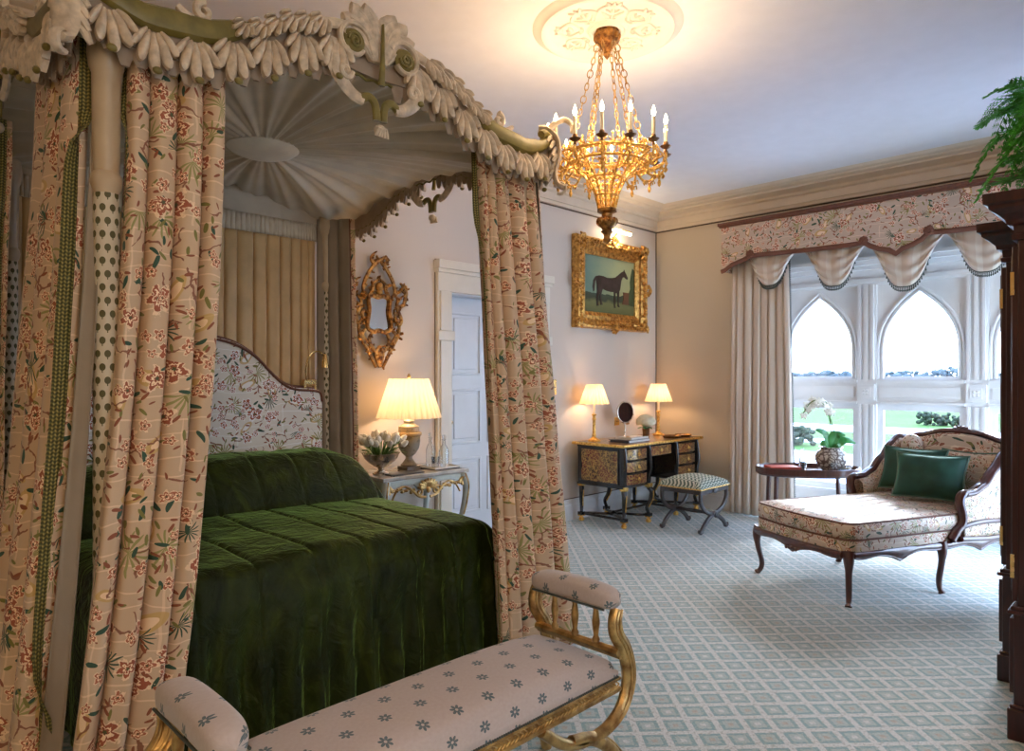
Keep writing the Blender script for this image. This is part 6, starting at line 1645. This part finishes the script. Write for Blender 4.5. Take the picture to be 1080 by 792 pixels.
o, fn = cloth('drop', [(6.62, 3.40), (6.62, 3.10), (6.61, 2.82)], [(6.60, 3.42), (6.60, 3.10), (6.60, 2.76)], 2.62, .015, 8, .024, [MT['win_silk']], wc, seed=21, full=1.6, ampf=lambda v: .7 + .5 * v)
g = G()
for i in range(150):
    v = (i + .5) / 150; p = fn(1, v); g.ball((p[0] - .004, p[1] - .012, p[2]), (.006, .008, .006), n=6, k=4)
g.sweep([fn(1, i / 60) for i in range(61)], .006, n=5); g.build('beaded_edge', MT['bead'], wc)
# dark wood fixing board behind pelmet
g = G(); g.bb(6.60, DB, .12, 3.42, 2.62, 2.66); g.build('fixing_board', MT['pelmet_wood'], pe)

# ================================================================= armoire (breakfront) against the front wall
ar = empty('breakfront_armoire', (4.1, .2, 0), 'tall dark red mahogany breakfront armoire at the right edge', 'armoire')
def arm_part(x0, x1, y1, name, doors):
    y0 = -.10; g = G(); g.bb(x0, x1, y0, y1, .10, 2.0); body = g.build(name, MT['mahogany'], ar, bevel=.004)
    g = G(); g.bb(x0 - .03, x1 + .03, y0, y1 + .03, 0, .12); g.bb(x0 - .022, x1 + .022, y0, y1 + .022, .12, .135); g.build('plinth', MT['mahogany'], ar, bevel=.005)
    g = G(); g.bb(x0 - .012, x1 + .012, y0, y1 + .012, .135, .485); g.bb(x0 - .030, x1 + .030, y0, y1 + .030, .485, .50); g.bb(x0 - .020, x1 + .020, y0, y1 + .020, .50, .515); g.build('lower_case', MT['mahogany'], ar, bevel=.004)
    g = G(); rings = [(.004, 1.93), (.016, 1.932), (.018, 1.95), (.010, 1.955), (.012, 1.985), (.03, 1.99), (.034, 2.005), (.036, 2.01), (.055, 2.03), (.075, 2.045), (.08, 2.05), (.082, 2.062), (.096, 2.07), (.098, 2.108)]
    vs = []; fs = []
    for o_, z in rings: vs += [(x0 - o_, y0, z), (x1 + o_, y0, z), (x1 + o_, y1 + o_, z), (x0 - o_, y1 + o_, z)]
    for q in range(len(rings) - 1):
        for i in range(4): fs.append((q * 4 + i, q * 4 + (i + 1) % 4, q * 4 + 4 + (i + 1) % 4, q * 4 + 4 + i))
    nq = len(rings) * 4; fs += [(3, 2, 1, 0), (nq - 4, nq - 3, nq - 2, nq - 1)]; g.add(vs, fs)
    g.build('cornice', MT['mahogany'], ar, smooth_=False)
    n = doors; w_ = (x1 - x0) / n
    for k in range(n):
        a, b = x0 + k * w_ + .008, x0 + (k + 1) * w_ - .008
        g = G(); g.bb(a, b, y1 - .002, y1 + .020, .53, 1.91)
        for (p, q, r, s_) in ((a + .03, b - .03, .56, .64), (a + .03, b - .03, 1.80, 1.88), (a + .03, a + .08, .56, 1.88), (b - .08, b - .03, .56, 1.88)): g.bb(p, q, y1 + .018, y1 + .028, r, s_)
        d = g.build('door', MT['mahogany'], ar, bevel=.004)
        for z in (.62, 1.72):
            g = G(); g.bb(a - .006, a + .004, y1 + .012, y1 + .024, z, z + .09); g.build('hinge', MT['brass'], d)
        g = G(); g.bb(a, b, y1 + .010, y1 + .028, .17, .46); g.bb(a + .03, b - .03, y1 + .026, y1 + .034, .20, .43); dr = g.build('drawer', MT['mahogany'], ar, bevel=.003)
        g = G(); g.ball(((a + b) / 2, y1 + .045, .32), .016); g.build('knob', MT['brass'], dr)
    # side panel mouldings
    g = G(); x = x0 - .010
    for (p, q, r, s_) in ((y0 + .08, y1 - .05, .58, .62), (y0 + .08, y1 - .05, 1.82, 1.86), (y0 + .08, y0 + .12, .58, 1.86), (y1 - .09, y1 - .05, .58, 1.86)): g.bb(x, x0 + .002, p, q, r, s_)
    g.build('side_moulding', MT['mahogany'], ar, bevel=.003)
arm_part(3.265, 3.80, .495, 'wing_case', 1)
arm_part(3.86, 5.10, .630, 'centre_case', 2)
# ================================================================= fern on top of the armoire
fe = empty('potted_fern', (3.52, .30, 2.109), 'bright green fern spilling over the top of the armoire', 'plant')
fx, fy, fz = 3.53, .28, 2.110
g = G(); g.lathe([(.075, 0), (.085, .01), (.11, .13), (.12, .135), (.12, .155), (.10, .155), (.09, .12), (0, .12)], 24, (fx, fy, fz), cap=False); g.build('pot', MT['terracotta'], fe)
rs = random.Random(12)
for k in range(80):
    a = rs.uniform(0, 2 * PI) if k > 20 else rs.uniform(PI * .35, PI * 1.15)
    L = rs.uniform(.26, .43); up = rs.uniform(-.02, .40) ; dr_ = rs.uniform(.0, .24)
    c_, s_ = math.cos(a), math.sin(a)
    L = min(L, .36 / max(.01, -s_)) if s_ < 0 else L
    P = catmull([(fx, fy, fz + .12), (fx + c_ * L * .35, fy + s_ * L * .35, fz + .14 + up * .75), (fx + c_ * L * .75, fy + s_ * L * .75, fz + .14 + up * .9), (fx + c_ * L, fy + s_ * L, max(fz + .02, fz + .14 + up * .9 - dr_))], 8)
    g = G(); g.sweep(P, .0022, n=4)
    sd = V((-s_, c_, 0)); n_ = len(P)
    for i in range(3, n_):
        t = i / n_; ll = .075 * math.sin(PI * min(.95, .15 + .8 * t)); fw = (P[min(i + 1, n_ - 1)] - P[i - 1]).normalized()
        for q in (-1, 1):
            d = (sd * q + fw * .55 + V((0, 0, rs.uniform(-.25, .25)))).normalized(); p0 = P[i]
            g.sweep([p0, p0 + d * ll * .5, p0 + d * ll], [.0015, .0065, .001], .001, nrm=(0, 0, 1), n=4)
            for j in (1, 2, 3):
                b = p0 + d * ll * j / 4
                for q2 in (-1, 1): g.sweep([b, b + (d * .5 + fw.cross(V((0,0,1))) * 0 + fw * q2 * .8).normalized() * ll * .28], [.003, .001], .0008, nrm=(0, 0, 1), n=3)
    g.build('frond', MT['fern_green'], fe)
# ================================================================= switches and sockets
def plate(name, x, z, w_, h_, label, cat, dark=True):
    t = empty(name, (x, DA - .006, z - h_ / 2), label, cat)
    g = G(); g.bb(x - w_ / 2, x + w_ / 2, DA - .008, DA - .001, z - h_ / 2, z + h_ / 2); g.build('plate', MT['brass'], t, bevel=.003)
    g = G(); g.lathe([(.005, 0), (.006, .004), (.004, .014), (.005, .018), (0, .02)], 10, m=T(x, DA - .008, z) @ RX(rad(90))); g.build('toggle', MT['bronze'], t)
plate('light_switch', 4.935, 1.305, .065, .145, 'tall brass light switch plate, upper of the two beside the door', 'switch')
plate('light_switch', 4.935, 1.05, .055, .085, 'small square brass switch plate, lower of the two beside the door', 'switch')
plate('wall_socket', 5.94, .935, .085, .085, 'brass wall socket above the desk, left one behind the round mirror', 'socket')
plate('wall_socket', 6.12, .935, .085, .085, 'brass wall socket above the desk between mirror and flower vase', 'socket')
